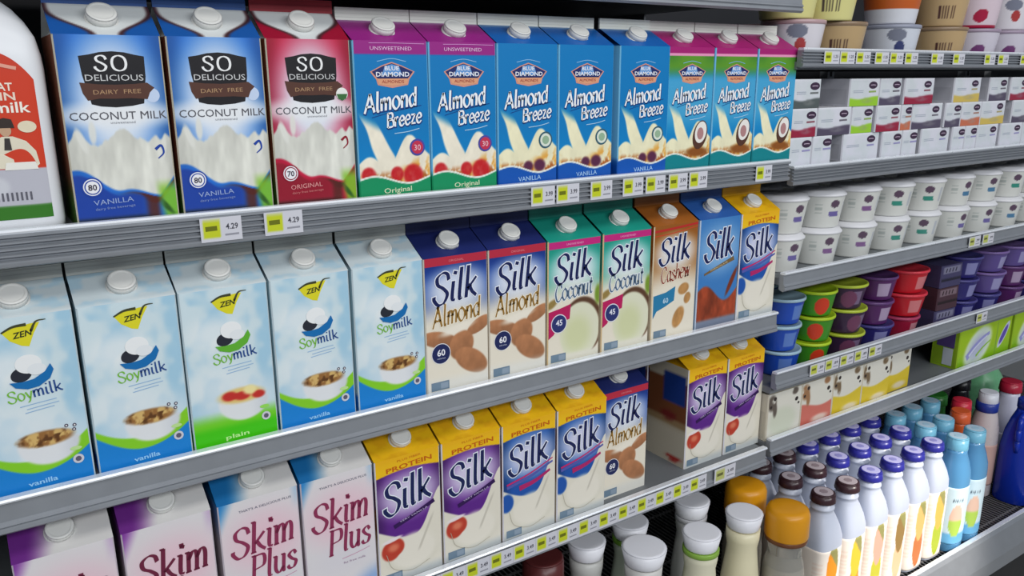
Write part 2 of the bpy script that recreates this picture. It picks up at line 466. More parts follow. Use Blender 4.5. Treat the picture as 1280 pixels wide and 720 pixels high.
# ---- almond milk with pouring stream
def ab_design(kind):
    blue = np.array([4, 120, 186.])
    roofc = {'orig': (150, 34, 130), 'van': (20, 96, 176), 'coco': (164, 28, 110)}[kind]
    basec = {'orig': (16, 142, 92), 'van': (14, 84, 174), 'coco': (10, 128, 136)}[kind]

    def fn(u, v):
        c = np.tile(blue, (len(u), 1))
        c = over(c, (0, 138, 208), sm(.5, .2, v) * .5)
        if kind == 'coco':
            c = over(c, (120, 196, 226), (1 - sm(.72, .86, v)) * sm(.25, .5, v) * .55)
            c = over(c, (92, 150, 40), sm(.74, .86, v))
            c = over(c, (46, 116, 40), sm(.82, 1, v) * sm(.3, .9, np.abs(u - .5) * 2) * .8)
        cream = np.array([238, 232, 196.]) if kind != 'orig' else np.array([240, 232, 212.])
        top = .25 + .13 * ell(u, v * 0, .72, 0, .2, 1, .9) + .04 * np.sin(u * 11) + .05 * sm(.8, 1, u)
        a = sm(0, .015, top - v)
        sx = .04 + .42 * sm(.62, .2, v) - .10 * sm(.5, .3, v)
        wd = .10 + .05 * sm(.5, .25, v)
        a = np.maximum(a, (1 - sm(wd * .8, wd, np.abs(u - sx - .04))) * (1 - sm(.50, .58, v + .25 * u)))
        shade = .93 + .12 * fbm(u * 8, v * 10)
        c = c * (1 - a[:, None]) + cream * shade[:, None] * a[:, None]
        g = sm(.42, .66, fbm(u * 9 + 3, v * 15)) * sm(.24, .16, v + .06 * np.sin(u * 5))
        c = over(c, (226, 160, 60), g * .9)
        g2 = sm(.52, .66, fbm(u * 11 + 9, v * 17 + 4)) * sm(.20, .14, v)
        c = over(c, (176, 96, 36), g2)
        wave = .125 + .028 * np.sin((u - .03) * 6.2 + .6)
        if kind == 'orig':
            for x, y, r in ((.12, .165, .1), (.75, .150, .14), (.52, .165, .09)): c = over(c, (196, 28, 36), ell(u, v, x, y, r, r * .52, .2) * (.75 + .4 * fbm(u * 20, v * 30)))
        elif kind == 'van':
            for x, y, r in ((.7, .15, .1), (.5, .15, .08)): c = over(c, (90, 40, 70), ell(u, v, x, y, r, r * .45, .3))
        else: c = over(c, (140, 80, 30), ell(u, v, .7, .16, .25, .04, .4))
        c = over(c, (236, 240, 230), sm(0, .006, wave + .012 - v))
        c = over(c, basec, sm(0, .006, wave - v))
        if kind != 'van': c = over(c, roofc, sm(.915, .92, v) if kind == 'orig' else sm(.935, .945, v))
        if kind == 'coco': c = over(c, (232, 150, 190), sm(.93, .935, v) * (1 - sm(.95, .955, v)))
        return c
    f = FA(fn)
    if kind == 'orig': f.text('UNSWEETENED', .5, .955, .0042, (232, 190, 226), 2, width=.052); f.strip([(.2, .985), (.5, .987), (.97, .985)], .0006, (216, 150, 210), 2)
    n = (30, 44, 104)
    f.poly([(.2, .812), (.36, .85), (.5, .872), (.64, .85), (.82, .812), (.74, .765), (.72, .73), (.5, .712), (.3, .73), (.28, .765)], (216, 150, 130), 1)
    f.poly([(.225, .812), (.37, .845), (.5, .864), (.63, .845), (.795, .812), (.72, .77), (.3, .77)], n, 2)
    f.poly([(.29, .772), (.73, .772), (.7, .735), (.5, .725), (.32, .735)], (222, 160, 124), 2)
    f.strip([(.3, .875), (.5, .892), (.7, .875)], .0008, (140, 190, 230), 2)
    f.poly([(.4, .845), (.5, .858), (.6, .845), (.64, .79), (.36, .79)], (96, 150, 210), 3)
    f.text('BLUE', .5, .834, .0048, (235, 238, 245), 4, width=.018, bold=.02); f.text('DIAMOND', .51, .797, .0052, (235, 238, 245), 4, width=.042, bold=.02)
    f.text('ALMONDS', .51, .752, .0036, (170, 70, 60), 4, width=.028)
    for g, col, ly, dx, dy in ((.06, (14, 60, 130), 3, .0006, -.0008), (0, (240, 243, 246), 4, 0, 0)):
        f.nib('Almond', .10, .555, .0138, col, .24, .10, .18, .12, .6, ly, .068, g, dx, dy)
        f.nib('Breeze', .40, .462, .0108, col, .24, .11, .18, .12, .6, ly, .046, g, dx, dy)
    f.strip([(.2, .53), (.5, .565), (.9, .60)], .0007, (14, 60, 130), 3)
    f.strip([(.5, .425), (.7, .435), (.86, .452)], .0009, (170, 210, 236), 3)
    if kind == 'orig':
        f.ellipse(.82, .33, .11, (74, 74, 160), 3); f.ellipse(.82, .33, .085, (196, 50, 80), 4); f.text('30', .82, .33, .007, (240, 200, 210), 5)
    elif kind == 'van':
        f.ellipse(.8, .33, .12, (50, 92, 110), 3); f.ellipse(.8, .33, .095, (220, 228, 214), 4); f.ellipse(.8, .33, .06, (150, 180, 150), 5)
    else:
        f.ellipse(.76, .3, .16, (84, 52, 40), 3, .12, -.3); f.ellipse(.77, .32, .13, (236, 232, 226), 4, .09, -.3); f.ellipse(.76, .31, .075, (176, 130, 130), 5, .05)
    fl = {'orig': 'Original', 'van': 'VANILLA', 'coco': 'COCONUT'}[kind]
    if kind != 'coco': f.text(fl, .52, .062, .0062, (214, 228, 190) if kind == 'orig' else (160, 200, 240), 3, width=.036, bold=.008, rot=.03)
    r0 = np.array(roofc, float)

    def rf(u, v): return over(np.tile(r0, (len(u), 1)), (170, 170, 178), sm(.86, .95, v) * .5)
    return Design(f, RF(rf), (226, 228, 220), lambda u, v: over(np.tile(np.array([120, 190, 226.]), (len(u), 1)), basec, 1 - sm(.12, .16, v)), edge=None)


AB_O, AB_V, AB_C = ab_design('orig'), ab_design('van'), ab_design('coco')


# ---- soymilk with cereal bowl
def zen_design(kind):
    accent = np.array((24, 128, 206) if kind == 'blue' else (70, 190, 20), float)

    def fn(u, v):
        n = fbm(u * 3 + 5, v * 5)
        c = np.tile(np.array([206, 224, 230.]), (len(u), 1))
        c = over(c, (150, 196, 222), sm(.45, .68, n) * .75)
        c = over(c, (236, 240, 240), ell(u, v, .35, .72, .3, .1, .7) * .8 + ell(u, v, .3, .42, .35, .1, .7) * .5)
        c = over(c, (224, 232, 236), ell(u, v, .6, .26, .5, .16, .6) * .7)
        cur = .20 - .42 * (u - .05) * (1.0 - u) + .03 * u
        if kind == 'blue':
            c = over(c, (132, 204, 40), sm(0, .012, cur + .05 + .03 * u - v)); c = over(c, accent, sm(0, .01, cur - .012 - v + .02 * sm(.5, 0, u)))
        else:
            c = over(c, (112, 206, 40), sm(0, .1, .24 - v)); c = over(c, (66, 196, 16), sm(0, .06, .15 - v))
        bowl = ell(u, v, .61, .265, .30, .125, .08) * sm(.285, .275, v)
        c = over(c, np.array([226, 228, 230.]), bowl)
        c = over(c, (190, 196, 206), bowl * sm(.05, .32, u - .6) * .5)
        top = ell(u, v, .59, .295, .265, .045, .2)
        if kind == 'blue':
            c = over(c, (150, 104, 56), top * 1.0); c = over(c, (214, 178, 110), top * sm(.45, .62, fbm(u * 14, v * 22))); c = over(c, (96, 60, 30), top * sm(.52, .66, fbm(u * 13 + 8, v * 24 + 5)))
        else:
            c = over(c, (226, 196, 120), ell(u, v, .59, .305, .27, .05, .25)); c = over(c, (196, 50, 44), ell(u, v, .45, .31, .09, .03, .3) + ell(u, v, .6, .30, .1, .028, .3) + ell(u, v, .8, .29, .08, .025, .3)); c = over(c, (240, 226, 160), ell(u, v, .7, .33, .08, .03, .4))
        return c
    f = FA(fn)
    Q = lambda pts: [(.56 + (a - .60) * .84, .90 + (b - .905) * .86) for a, b in pts]
    f.poly(Q([(.34, .935), (.48, .955), (.66, .970), (.77, .972), (.69, .905), (.62, .825), (.54, .835), (.42, .875)]), (222, 214, 40), 1)
    f.strip(Q([(.34, .932), (.47, .962), (.62, .968)]), .0016, (64, 66, 40), 3, .003); f.strip(Q([(.66, .92), (.73, .978), (.84, .985)]), .0026, (70, 70, 44), 3, .0008)
    f.text('ZEN', .53, .905, .0060, (44, 54, 30), 3, width=.0175, shear=.25, rot=.12, bold=.02)
    # plain round emblem: a dark and a pale pebble on a curved band
    f.ellipse(.46, .68, .10, (40, 44, 54), 2, .040, .3); f.ellipse(.54, .735, .125, (238, 240, 240), 3, .053); f.ellipse(.61, .70, .09, (230, 234, 236), 4, .032)
    f.poly([(.34, .645), (.46, .640), (.57, .648), (.68, .680), (.74, .72), (.765, .685), (.72, .637), (.61, .602), (.50, .595), (.39, .612)], accent * .85 if kind == 'blue' else (96, 176, 50), 5)
    f.nib('Soy', .31, .530, .0076, (120, 186, 60), .2, .1, 0, .1, .3, 3, .0215); f.nib('milk', .545, .543, .0076, (40, 76, 140), .22, .12, 0, .1, .3, 3, .026)
    for k, (a, b) in enumerate(((.40, .75), (.46, .77), (.44, .72))): f.strip([(a, .50 - .02 * k), ((a + b) / 2, .508 - .02 * k), (b, .515 - .02 * k)], .0009, (150, 184, 216), 2)
    if kind == 'blue':
        for x, y in ((.80, .345), (.88, .34), (.87, .315)): f.ellipse(x, y, .02, (70, 60, 80), 3); f.ellipse(x, y, .01, (220, 220, 220), 4)
    f.ellipse(.87, .135, .055, (206, 206, 214), 3); f.ellipse(.87, .135, .03, (96, 90, 110), 4)
    f.ellipse(.86, .20, .06, (190, 224, 150) if kind == 'blue' else (150, 220, 90), 2, .012)
    f.text('vanilla' if kind == 'blue' else 'plain', .5, .05, .0052, (150, 206, 244) if kind == 'blue' else (190, 244, 150), 3, width=.026, bold=.02, rot=.04)

    def rf(u, v):
        c = np.tile(np.array([200, 212, 216.]), (len(u), 1)); n = fbm(u * 4 + 1, v * 3)
        c = over(c, (150, 196, 222), sm(.5, .7, n) * .5); c = over(c, (226, 234, 236), (1 - sm(.0, .12, v)) * .7)
        return c
    return Design(f, RF(rf), (206, 208, 202), lambda u, v: over(np.tile(np.array([176, 204, 214.]), (len(u), 1)), accent, 1 - sm(.10, .12, v)), edge=(196, 212, 218))


ZEN_B, ZEN_G = zen_design('blue'), zen_design('green')


# ---- the family with the big dark brush word
def silk_word(f, v=.66, u=.12, halo=(232, 236, 246), col=(24, 34, 84), width=.065, xh=.0258, rot=.08):
    f.nib('Silk', u, v, xh, halo, .20, .06, .22, rot, .35, 2, width, .05)
    f.nib('Silk', u, v, xh, col, .205, .065, .22, rot, .35, 3, width)
    return f


def corner_box(f): f.poly([(.05, .02), (.34, .02), (.34, .085), (.05, .085)], (112, 134, 152), 2); f.poly([(.2, .03), (.32, .03), (.32, .075), (.2, .075)], (140, 156, 172), 3); return f


def silk_nut(kind):
    def fn(u, v):
        cream = np.array([232, 224, 206.])
        base = {'almond': (34, 72, 160), 'coconut': (30, 152, 132), 'cashew': (150, 88, 30)}[kind]
        c = np.tile(cream, (len(u), 1))
        c = over(c, base, sm(.56 if kind != 'cashew' else .45, .86, v + .16 * np.abs(u - .5) ** 1.2))
        if kind == 'almond': c = over(c, (14, 34, 100), sm(.8, 1, v) * .6)
        c = over(c, (238, 242, 248), ell(u, v, .5, .765, .46, .14, .5) * .85)
        if kind == 'almond':
            for x, y, ru, rv, ro in ((.20, .40, .30, .06, -.25), (.86, .46, .22, .05, .45), (.56, .33, .22, .10, .95), (.72, .20, .30, .085, -.55)):
                e = ell(u, v, x, y, ru, rv, .08, ro); tint = .86 + .22 * fbm(u * 9 + x * 9, v * 14) + .08 * (v - y) / rv
                c = c * (1 - e[:, None]) + np.array([176, 120, 82.]) * tint[:, None] * e[:, None]
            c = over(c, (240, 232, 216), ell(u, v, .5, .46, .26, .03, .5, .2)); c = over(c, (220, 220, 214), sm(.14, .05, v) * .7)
        elif kind == 'coconut':
            e = ell(u, v, .66, .27, .42, .25, .05); c = over(c, (92, 62, 44), e); c = over(c, (222, 222, 196), ell(u, v, .62, .245, .40, .235, .05)); c = over(c, (202, 208, 150), ell(u, v, .56, .22, .26, .15, .5) * .6)
            c = over(c, (120, 150, 50), ell(u, v, .98, .52, .07, .08, .4)); c = over(c, (226, 222, 206), sm(.09, .05, v))
            c = over(c, (150, 126, 70), ell(u, v, .06, .50, .12, .03, .4, .5))
        else:
            for x, y, ru, rv, ro in ((.62, .17, .12, .1, -.5), (.72, .42, .13, .05, .3), (.82, .33, .10, .04, 1.2)):
                e = ell(u, v, x, y, ru, rv, .15, ro); c = c * (1 - e[:, None]) + np.array([190, 140, 84.]) * (.8 + .3 * fbm(u * 12, v * 12))[:, None] * e[:, None]
        return c
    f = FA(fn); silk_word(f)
    if kind == 'almond':
        f.poly([(0, .94), (1, .94), (1, 1), (0, 1)], (184, 44, 66), 1); f.text('ORIGINAL', .5, .968, .003, (226, 130, 140), 2, width=.022)
        f.nib('Almond', .10, .49, .0175, (246, 236, 214), .17, .07, .2, .10, .7, 2, .072, .06); f.nib('Almond', .10, .49, .0175, (150, 112, 50), .17, .07, .2, .10, .7, 3, .072)
        f.ellipse(.22, .295, .155, (232, 232, 236), 2); f.ellipse(.22, .295, .145, (34, 42, 90), 3); f.text('60', .22, .305, .0088, (240, 240, 246), 4, bold=.02); f.text('calories', .22, .262, .0022, (200, 206, 226), 4, width=.012)
        roof, edge = (30, 40, 96), (214, 206, 190)
    elif kind == 'coconut':
        f.poly([(0, .935), (1, .935), (1, .99), (0, .99)], (196, 40, 124), 1); f.text('UNSWEETENED', .5, .962, .0028, (240, 170, 210), 2, width=.03)
        f.nib('Coconut', .12, .515, .0160, (236, 242, 246), .17, .07, .2, .08, .7, 2, .068, .07); f.nib('Coconut', .12, .515, .0160, (84, 106, 132), .17, .07, .2, .08, .7, 3, .068)
        f.poly([(.0, .44), (.2, .455), (.43, .48), (.41, .36), (.2, .335), (.1, .25), (.0, .22)], (186, 30, 92), 2)
        f.ellipse(.2, .335, .155, (226, 226, 236), 3); f.ellipse(.2, .335, .14, (44, 54, 112), 4); f.text('45', .2, .345, .0086, (226, 228, 240), 5, bold=.02)
        roof, edge = (24, 134, 118), (224, 196, 150)
    else:
        f.strip([(.0, .955), (.4, .965), (1, .985)], .0036, (184, 44, 40), 1); f.strip([(.0, .915), (.4, .925), (1, .96)], .0016, (196, 70, 40), 1)
        f.nib('Cashew', .17, .50, .0160, (244, 232, 210), .17, .06, .2, .09, .7, 2, .062, .05); f.nib('Cashew', .17, .50, .0160, (140, 58, 44), .16, .06, .2, .09, .7, 3, .062)
        f.poly([(.02, .40), (.3, .415), (.52, .455), (.5, .33), (.3, .29), (.1, .26), (.02, .2)], (42, 124, 168), 2); f.text('60', .3, .345, .0084, (200, 226, 240), 3, bold=.01)
        roof, edge = (146, 84, 30), (226, 208, 176)
    corner_box(f)
    rr = np.array(roof, float)

    def side(u, v):
        c = np.tile(np.array([214, 202, 180.]), (len(u), 1)); c = over(c, rr, sm(.55, .7, v) * sm(.2, .3, u)); return over(c, (140, 90, 60), ell(u, v, .5, .4, .4, .1, .3))
    return Design(f, RF(lambda u, v: over(np.tile(rr, (len(u), 1)), rr * 1.25, sm(.5, .0, v) * .5)), tuple(rr * .9 + 10), side, edge=edge)


SILK_A, SILK_C, SILK_K = silk_nut('almond'), silk_nut('coconut'), silk_nut('cashew')


def silk_choc():
    def fn(u, v):
        c = np.tile(np.array([62, 124, 190.]), (len(u), 1)); c = over(c, (150, 190, 226), ell(u, v, .5, .72, .5, .2, .6) * .8)
        n = fbm(u * 6, v * 6); a = sm(.0, .03, .33 + .08 * np.sin(u * 6 + .5) - v)
        c = c * (1 - a[:, None]) + np.array([146, 62, 36.]) * (.6 + .8 * n)[:, None] * a[:, None]
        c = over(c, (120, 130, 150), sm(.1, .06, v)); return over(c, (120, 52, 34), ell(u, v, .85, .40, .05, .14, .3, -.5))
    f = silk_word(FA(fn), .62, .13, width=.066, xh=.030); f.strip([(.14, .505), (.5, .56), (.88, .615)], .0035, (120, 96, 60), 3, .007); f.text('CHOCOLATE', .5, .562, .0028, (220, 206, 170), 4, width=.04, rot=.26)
    rr = np.array([44, 92, 166.])
    return Design(f, RF(lambda u, v: np.tile(rr, (len(u), 1))), (40, 78, 140), plain((150, 180, 216)), edge=(196, 210, 230))


SILK_X = silk_choc()


def silk_yellow(kind):
    k = np.array({'purple': (92, 36, 134), 'blue': (30, 84, 168)}[kind], float)

    def fn(u, v):
        c = np.tile(np.array([226, 220, 204.]), (len(u), 1))
        up_ = .44 - .10 * np.sin(np.clip(u, 0, 1) * 3.1) + .24 * sm(.55, 1.0, u) ** 1.5
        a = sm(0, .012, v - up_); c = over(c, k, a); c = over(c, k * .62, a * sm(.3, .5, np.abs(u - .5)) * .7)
        c = over(c, (226, 222, 240), a * ell(u, v, .5, .69, .44, .16, .6) * .9)
        yb = .862 + .028 * np.sin(u * 3.14)
        c = over(c, (238, 190, 24), sm(0, .008, v - yb)); c = over(c, (222, 150, 20), sm(.9, 1, v) * .35)
        c = over(c, (210, 206, 188), ell(u, v, .52, .2, .42, .15, .12) * .5); c = over(c, (234, 228, 214), ell(u, v, .54, .22, .38, .14, .2) * .9)
        c = over(c, (190, 184, 170), (1 - sm(.012, .03, np.abs((u - .62) - (v - .2) * .95))) * sm(.18, .24, v) * sm(.5, .42, v) * .7)
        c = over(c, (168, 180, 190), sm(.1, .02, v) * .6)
        if kind == 'purple':
            c = over(c, (188, 62, 44), ell(u, v, .18, .27, .15, .08, .12, -.3) + ell(u, v, .26, .29, .13, .07, .12, .6)); c = over(c, (220, 120, 90), ell(u, v, .22, .29, .08, .03, .6)); c = over(c, (236, 226, 226), ell(u, v, .2, .355, .16, .015, .3, .15))
        else: c = over(c, (30, 84, 168), ell(u, v, .06, .33, .13, .08, .15))
        return c
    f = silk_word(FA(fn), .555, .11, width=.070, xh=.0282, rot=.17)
    f.text('PROTEIN', .52, .922, .0068, (196, 96, 16), 2, width=.066, bold=.02, rot=.06); f.text('PLUS FIBER', .52, .972, .0030, (200, 110, 24), 2, width=.034, rot=.05)
    if kind == 'purple':
        f.strip([(.24, .455), (.55, .505), (.9, .575)], .0062, (48, 18, 80), 3, .0058); f.text('VERY VANILLA', .56, .512, .0026, (206, 190, 226), 4, width=.042, rot=.24)
    else:
        f.strip([(.06, .49), (.5, .535), (.95, .615)], .0030, (196, 40, 110), 3, .0018); f.strip([(.06, .465), (.5, .508), (.95, .585)], .0048, (84, 90, 170), 3, .003); f.strip([(.3, .43), (.6, .455), (.9, .515)], .0085, (176, 36, 104), 2, .004)
    f.strip([(.1, .25), (.2, .12), (.5, .06), (.8, .10)], .0007, (176, 168, 150), 2)
    corner_box(f); rr = np.array([230, 178, 20.])

    def side(u, v):
        c = np.tile(np.array([198, 190, 172.]), (len(u), 1)); c = over(c, (124, 74, 46), sm(.42, .46, v) * sm(.86, .84, v)); c = over(c, (150, 120, 80), sm(.35, .42, v) * sm(.46, .42, v))
        c = over(c, (28, 60, 140), sm(.6, .61, v) * sm(.92, .91, v) * sm(.40, .42, u) * sm(.98, .96, u)); c = over(c, (176, 40, 36), ell(u, v, .72, .06, .2, .03, .2)); return over(c, (120, 40, 40), ell(u, v, .55, .48, .2, .05, .3))
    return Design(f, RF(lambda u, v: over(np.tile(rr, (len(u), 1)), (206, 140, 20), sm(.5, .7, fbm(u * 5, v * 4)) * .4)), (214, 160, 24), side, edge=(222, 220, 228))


SILK_P, SILK_B = silk_yellow('purple'), silk_yellow('blue')


def skim_design(kind):
    tint = np.array({'purple': (120, 40, 150), 'blue': (20, 120, 196)}[kind], float); ink = (110, 34, 62) if kind == 'purple' else (140, 48, 84)

    def fn(u, v):
        c = np.tile(np.array([222, 218, 220.]), (len(u), 1)); c = over(c, (234, 190, 204), ell(u, v, .55, .68, .5, .2, .7) * .75)
        c = over(c, tint, (1 - sm(.0, .22, u + (1 - v) * .9)) * .9); c = over(c, tint * .5 + 120, sm(.88, 1, u) * sm(.8, 1, v) * .5)
        c = over(c, (120, 160, 214), sm(.6, 1.1, u + (.2 - v) * 2) * sm(.3, .1, v) * .8); c = over(c, (150, 190, 90), ell(u, v, .25, .2, .05, .03, .5) * .7)
        return over(c, (214, 210, 220), ell(u, v, .5, .35, .4, .1, .8) * .4)
    f = FA(fn)
    if kind == 'blue': f.text("THAT'S A DELICIOUS PLUS", .58, .93, .0032, (84, 88, 110), 2, width=.062, rot=.03)
    f.nib('Skim', .11, .60, .0240, ink, .20, .07, .18, .07, .2, 2, .075, serif=.16); f.nib('Plus', .32, .395, .0225, ink, .20, .07, .18, .06, .2, 2, .057, serif=.16)
    f.strip([(.5, .345), (.7, .355), (.92, .375)], .0008, (200, 140, 170), 2)
    f.text('fat free milk', .68, .31, .003, (150, 120, 150), 2, width=.03)

    def rf(u, v):
        c = np.tile(np.array([214, 212, 210.]), (len(u), 1)); return over(c, tint * .85, (1 - sm(.1, .42, u + (.0 - v) * -.0 - .12 * v)) * .95)
    return Design(f, RF(rf), tuple(tint * .35 + 110), lambda u, v: over(np.tile(np.array([190, 180, 186.]), (len(u), 1)), tint, sm(.7, 1, v) * .6), edge=(206, 196, 204))


SKIM_P, SKIM_B = skim_design('purple'), skim_design('blue')


def cow_design(block, cowc, full=False):
    def fn(u, v):
        c = np.tile(np.array([218, 216, 204.]), (len(u), 1))
        if block is not None: c = over(c, block, sm(0, .03, .44 + .06 * np.sin(u * 4) - v))
        if block is not None: c = over(c, (230, 222, 206), ell(u, v, .6, .1, .28, .05, .5) * .8)
        m = ell(u, v, .12, .70, .17, .13, .25, .3) + ell(u, v, .2, .52, .07, .13, .3) + ell(u, v, .85, .80, .1, .06, .3)
        c = over(c, cowc, np.clip(m, 0, 1) * sm(.25, .5, fbm(u * 6 + 1, v * 9)) * .9)
        if full: c = over(c, (206, 208, 186), ell(u, v, .5, .3, .42, .26, .2) * .8)
        return c
    f = FA(fn)
    for x, y, r in ((.10, .80, .05), (.22, .84, .035), (.86, .62, .05), (.92, .55, .03)): f.ellipse(x, y, r, (48, 40, 38), 2, r * .42, .5)
    return Design(f, RF(plain((206, 204, 196))), (206, 204, 196), plain((196, 192, 180)), edge=(206, 200, 184))


COW_W = cow_design(None, (70, 62, 56), True); COW_P = cow_design((206, 116, 104), (146, 100, 66)); COW_Y = cow_design((214, 190, 56), (110, 88, 60))

# ------------------------------------------------------------------ the place: floor, store wall, the refrigerated case
FLOOR_M = P('store_floor_vinyl', (176, 172, 164), 0.35, var=0.08, vs=3)
WALL_M = P('store_wall_paint', (150, 150, 150), 0.7)


def struct(name, mb, mat):
    o = link(name, mb.mesh(name, [mat])); o['kind'] = 'structure'; return o


struct('floor', MB().box(-4, 7, -5, 0.9, -.05, 0), FLOOR_M)
struct('wall_back', MB().box(-4, 7, .86, .95, 0, 3.2), WALL_M)

X_L, X_R, X_J = -0.75, 2.75, 1.0465     # case from left end to right end; the two shelf bays meet at X_J
case = thing('refrigerated_case', 'long open refrigerated display case holding all the dairy shelves', 'refrigerator', (1.0, .2, 0))
cx0 = -1.0; cy0 = -.2


def cpart(name, mb, mats): return link(name, mb.mesh(name, mats), case, (cx0, cy0, 0))


mb = MB().box(X_L, X_R, .56, .66, .0, 2.1)
cpart('back_panel', mb, [DARK])
for x0, x1 in ((X_L - .05, X_L), (X_R, X_R + .05)): cpart('end_panel', MB().box(x0, x1, -.10, .66, 0, 2.1), [P('case_end_panel', (196, 198, 200), .5)])
cpart('canopy', MB().box(X_L, X_R, .0, .66, 2.1, 2.22), [STEEL])
cpart('base', MB().box(X_L, X_R, -.135, .56, .06, .42), [P('case_kick_dark', (26, 27, 31), .5)])
mb = MB()
mb.extrude_x([(-.150, .36), (-.135, .36), (-.122, .395), (-.122, .446), (-.124, .4515), (-.130, .4515), (-.136, .444), (-.150, .395)], X_L, X_R)
cpart('front_rail', mb, [STEEL])
cpart('rail_cap', MB().box(X_L, X_R, -.131, -.1225, .4515, .4545), [LIP])
gr = MB()
x = X_L + .01
while x < X_R: gr.box(x, x + .0022, -.120, .55, .4385, .4405); x += .0105
for y in (-.1, 0.05, .2, .35, .5): gr.box(X_L, X_R, y, y + .004, .4345, .4385)
cpart('deck_grille', gr, [P('wire_grille', (150, 150, 152), .4, .5)])
for x in (X_J - .0, X_L + .6, 1.9, 2.6):
    mb = MB().box(x - .014, x + .014, .535, .56, .42, 2.1)
    for k in range(50):
        z = .5 + k * .03; mb.box(x - .004, x + .004, .534, .5352, z, z + .014, mat=1)
    cpart('slotted_upright', mb, [STEEL, DARK])


def shelf(x0, x1, lip, deck, style, label, railh=.034):
    t = thing('display_shelf', label, 'shelf', ((x0 + x1) / 2, .25, deck), 0, 'shelves of the refrigerated case')
    off = (-(x0 + x1) / 2, -.25, -deck)
    L = lambda n, mb, mats: link(n, mb.mesh(n, mats), t, off)
    L('deck', MB().box(x0, x1, -.004, .53, deck - .012, deck), [DECK])
    b = lip - railh
    if style == 'ribbed':
        pr = [(-.004, lip - .004), (-.004, b), (-.011, b - .002), (-.016, b)]
        n = 4
        for k in range(n):
            za = b + .003 + (railh - .010) * k / n; zb = b + .003 + (railh - .010) * (k + 1) / n; h = (zb - za)
            pr += [(-.0165, za), (-.0165, za + h * .28), (-.0125, za + h * .5), (-.0125, za + h * .8)]
        pr += [(-.0165, lip - .007), (-.0165, lip - .004)]
    else:
        pr = [(-.004, lip - .004), (-.004, b), (-.013, b - .003), (-.017, b), (-.0165, b + .0035), (-.0145, b + .005), (-.0165, b + .0065), (-.016, b + .0085), (-.0135, b + .0105), (-.0125, lip - .006), (-.0150, lip - .004)]
    L('price_rail', MB().extrude_x(pr, x0, x1), [STEEL])
    L('rail_lip', MB().extrude_x([(-.005, lip - .004), (-.0155, lip - .004), (-.0165, lip - .002), (-.0150, lip), (-.006, lip), (-.005, lip - .0015)], x0, x1), [LIP])
    br = [(.53, deck - .012), (.53, deck - .06), (.5, deck - .06), (.34, deck - .022), (.34, deck - .012)]
    for x in (x0 + .004, x1 - .008): L('bracket', MB().extrude_x(br, x, x + .004), [STEEL])
    return t


SL, SRt = X_L + .01, X_J - .004
RL, RRt = X_J + .006, X_R - .01
D1, D2, D3 = 1.2935, 1.0345, .7805
shelf(SL, SRt, 1.565, 1.560, 'flat', 'grey shelf edge above the coconut and almond milk cartons')
shelf(SL, SRt, 1.3005, D1, 'ribbed', 'ribbed steel shelf under the coconut and almond milk cartons')
shelf(SL, SRt, 1.0395, D2, 'flat', 'steel shelf under the soymilk cartons')
shelf(SL, SRt, .785, D3, 'flat', 'steel shelf under the skim milk and yellow-topped cartons')
E1, E2, E3, E4, E5 = 1.455, 1.2850, 1.095, .8935, .7860
shelf(RL, RRt, 1.4765, E1, 'ribbed', 'ribbed steel shelf under the large round tubs', .029)
shelf(RL, RRt, 1.288, E2, 'ribbed', 'ribbed steel shelf under the white multipack boxes', .031)
shelf(RL, RRt, 1.1065, E3, 'flat', 'steel shelf under the stacked white yogurt cups', .031)
shelf(RL, RRt, .9255, E4, 'flat', 'steel shelf under the bright stacked yogurt tubs', .031)
shelf(RL, RRt, .797, E5, 'flat', 'steel shelf under the cow cartons and lime green boxes', .033)

# ------------------------------------------------------------------ cartons, top shelf left
G1 = 'half gallon cartons on the top left shelf'
XP = lambda i: .0965 * i + .0475
carton(SO_B, XP(0) - .0015, D1, 'blue coconut milk carton beside the white buttermilk jug', G1, rz=.01)
carton(SO_B, XP(1) + .0005, D1, 'blue coconut milk carton between the other blue one and the red one', G1)
carton(SO_R, .1945 + .0478, D1, 'red coconut milk carton on the top shelf', G1)
carton(AB_O, .2915 + .0475, D1, 'purple-roofed almond milk carton touching the red coconut milk carton', G1)
carton(AB_O, .3865 + .0475, D1, 'purple-roofed almond milk carton touching a blue-roofed carton', G1)
carton(AB_V, .4820 + .0475, D1, 'blue-roofed almond milk carton right of the purple-roofed pair', G1)
carton(AB_V, .5775 + .0475, D1, 'blue-roofed almond milk carton with a gap on its right side', G1)
carton(AB_V, .6790 + .0470, D1, 'blue-roofed almond milk carton touching a green-topped carton', G1, -.004)
carton(AB_C, .7735 + .0475, D1, 'green-topped almond coconut carton touching the blue-roofed cartons', G1)
carton(AB_C, .8690 + .0475, D1, 'green-topped almond coconut carton in the middle of its three', G1)
carton(AB_C, 1.0125, D1, 'green-topped almond coconut carton at the right end of the shelf', G1)
# second shelf
G2 = 'half gallon cartons on the middle left shelf'
carton(ZEN_B, -.0635, D2, 'soymilk carton at the far left end, cut by the picture edge', G2)
carton(ZEN_B, -.0145 + .0475, D2, 'blue-based soymilk carton just left of the green-based one', G2, rz=.015)
carton(ZEN_G, .0820 + .0470, D2, 'green-based soymilk carton with a fruit bowl', G2)
carton(ZEN_B, .1780 + .0475, D2, 'blue-based soymilk carton just right of the green-based one', G2)
carton(ZEN_B, .2755 + .0475, D2, 'blue-based soymilk carton beside the navy almond cartons', G2)
carton(SILK_A, .3705 + .0470, D2, 'navy-roofed almond carton beside the soymilk cartons', G2)
carton(SILK_A, .4650 + .0475, D2, 'navy-roofed almond carton beside a teal coconut carton, middle shelf', G2)
carton(SILK_C, .5615 + .0475, D2, 'teal-roofed coconut carton touching a navy almond carton', G2)
carton(SILK_C, .6600 + .0470, D2, 'teal-roofed coconut carton touching the brown cashew carton', G2)
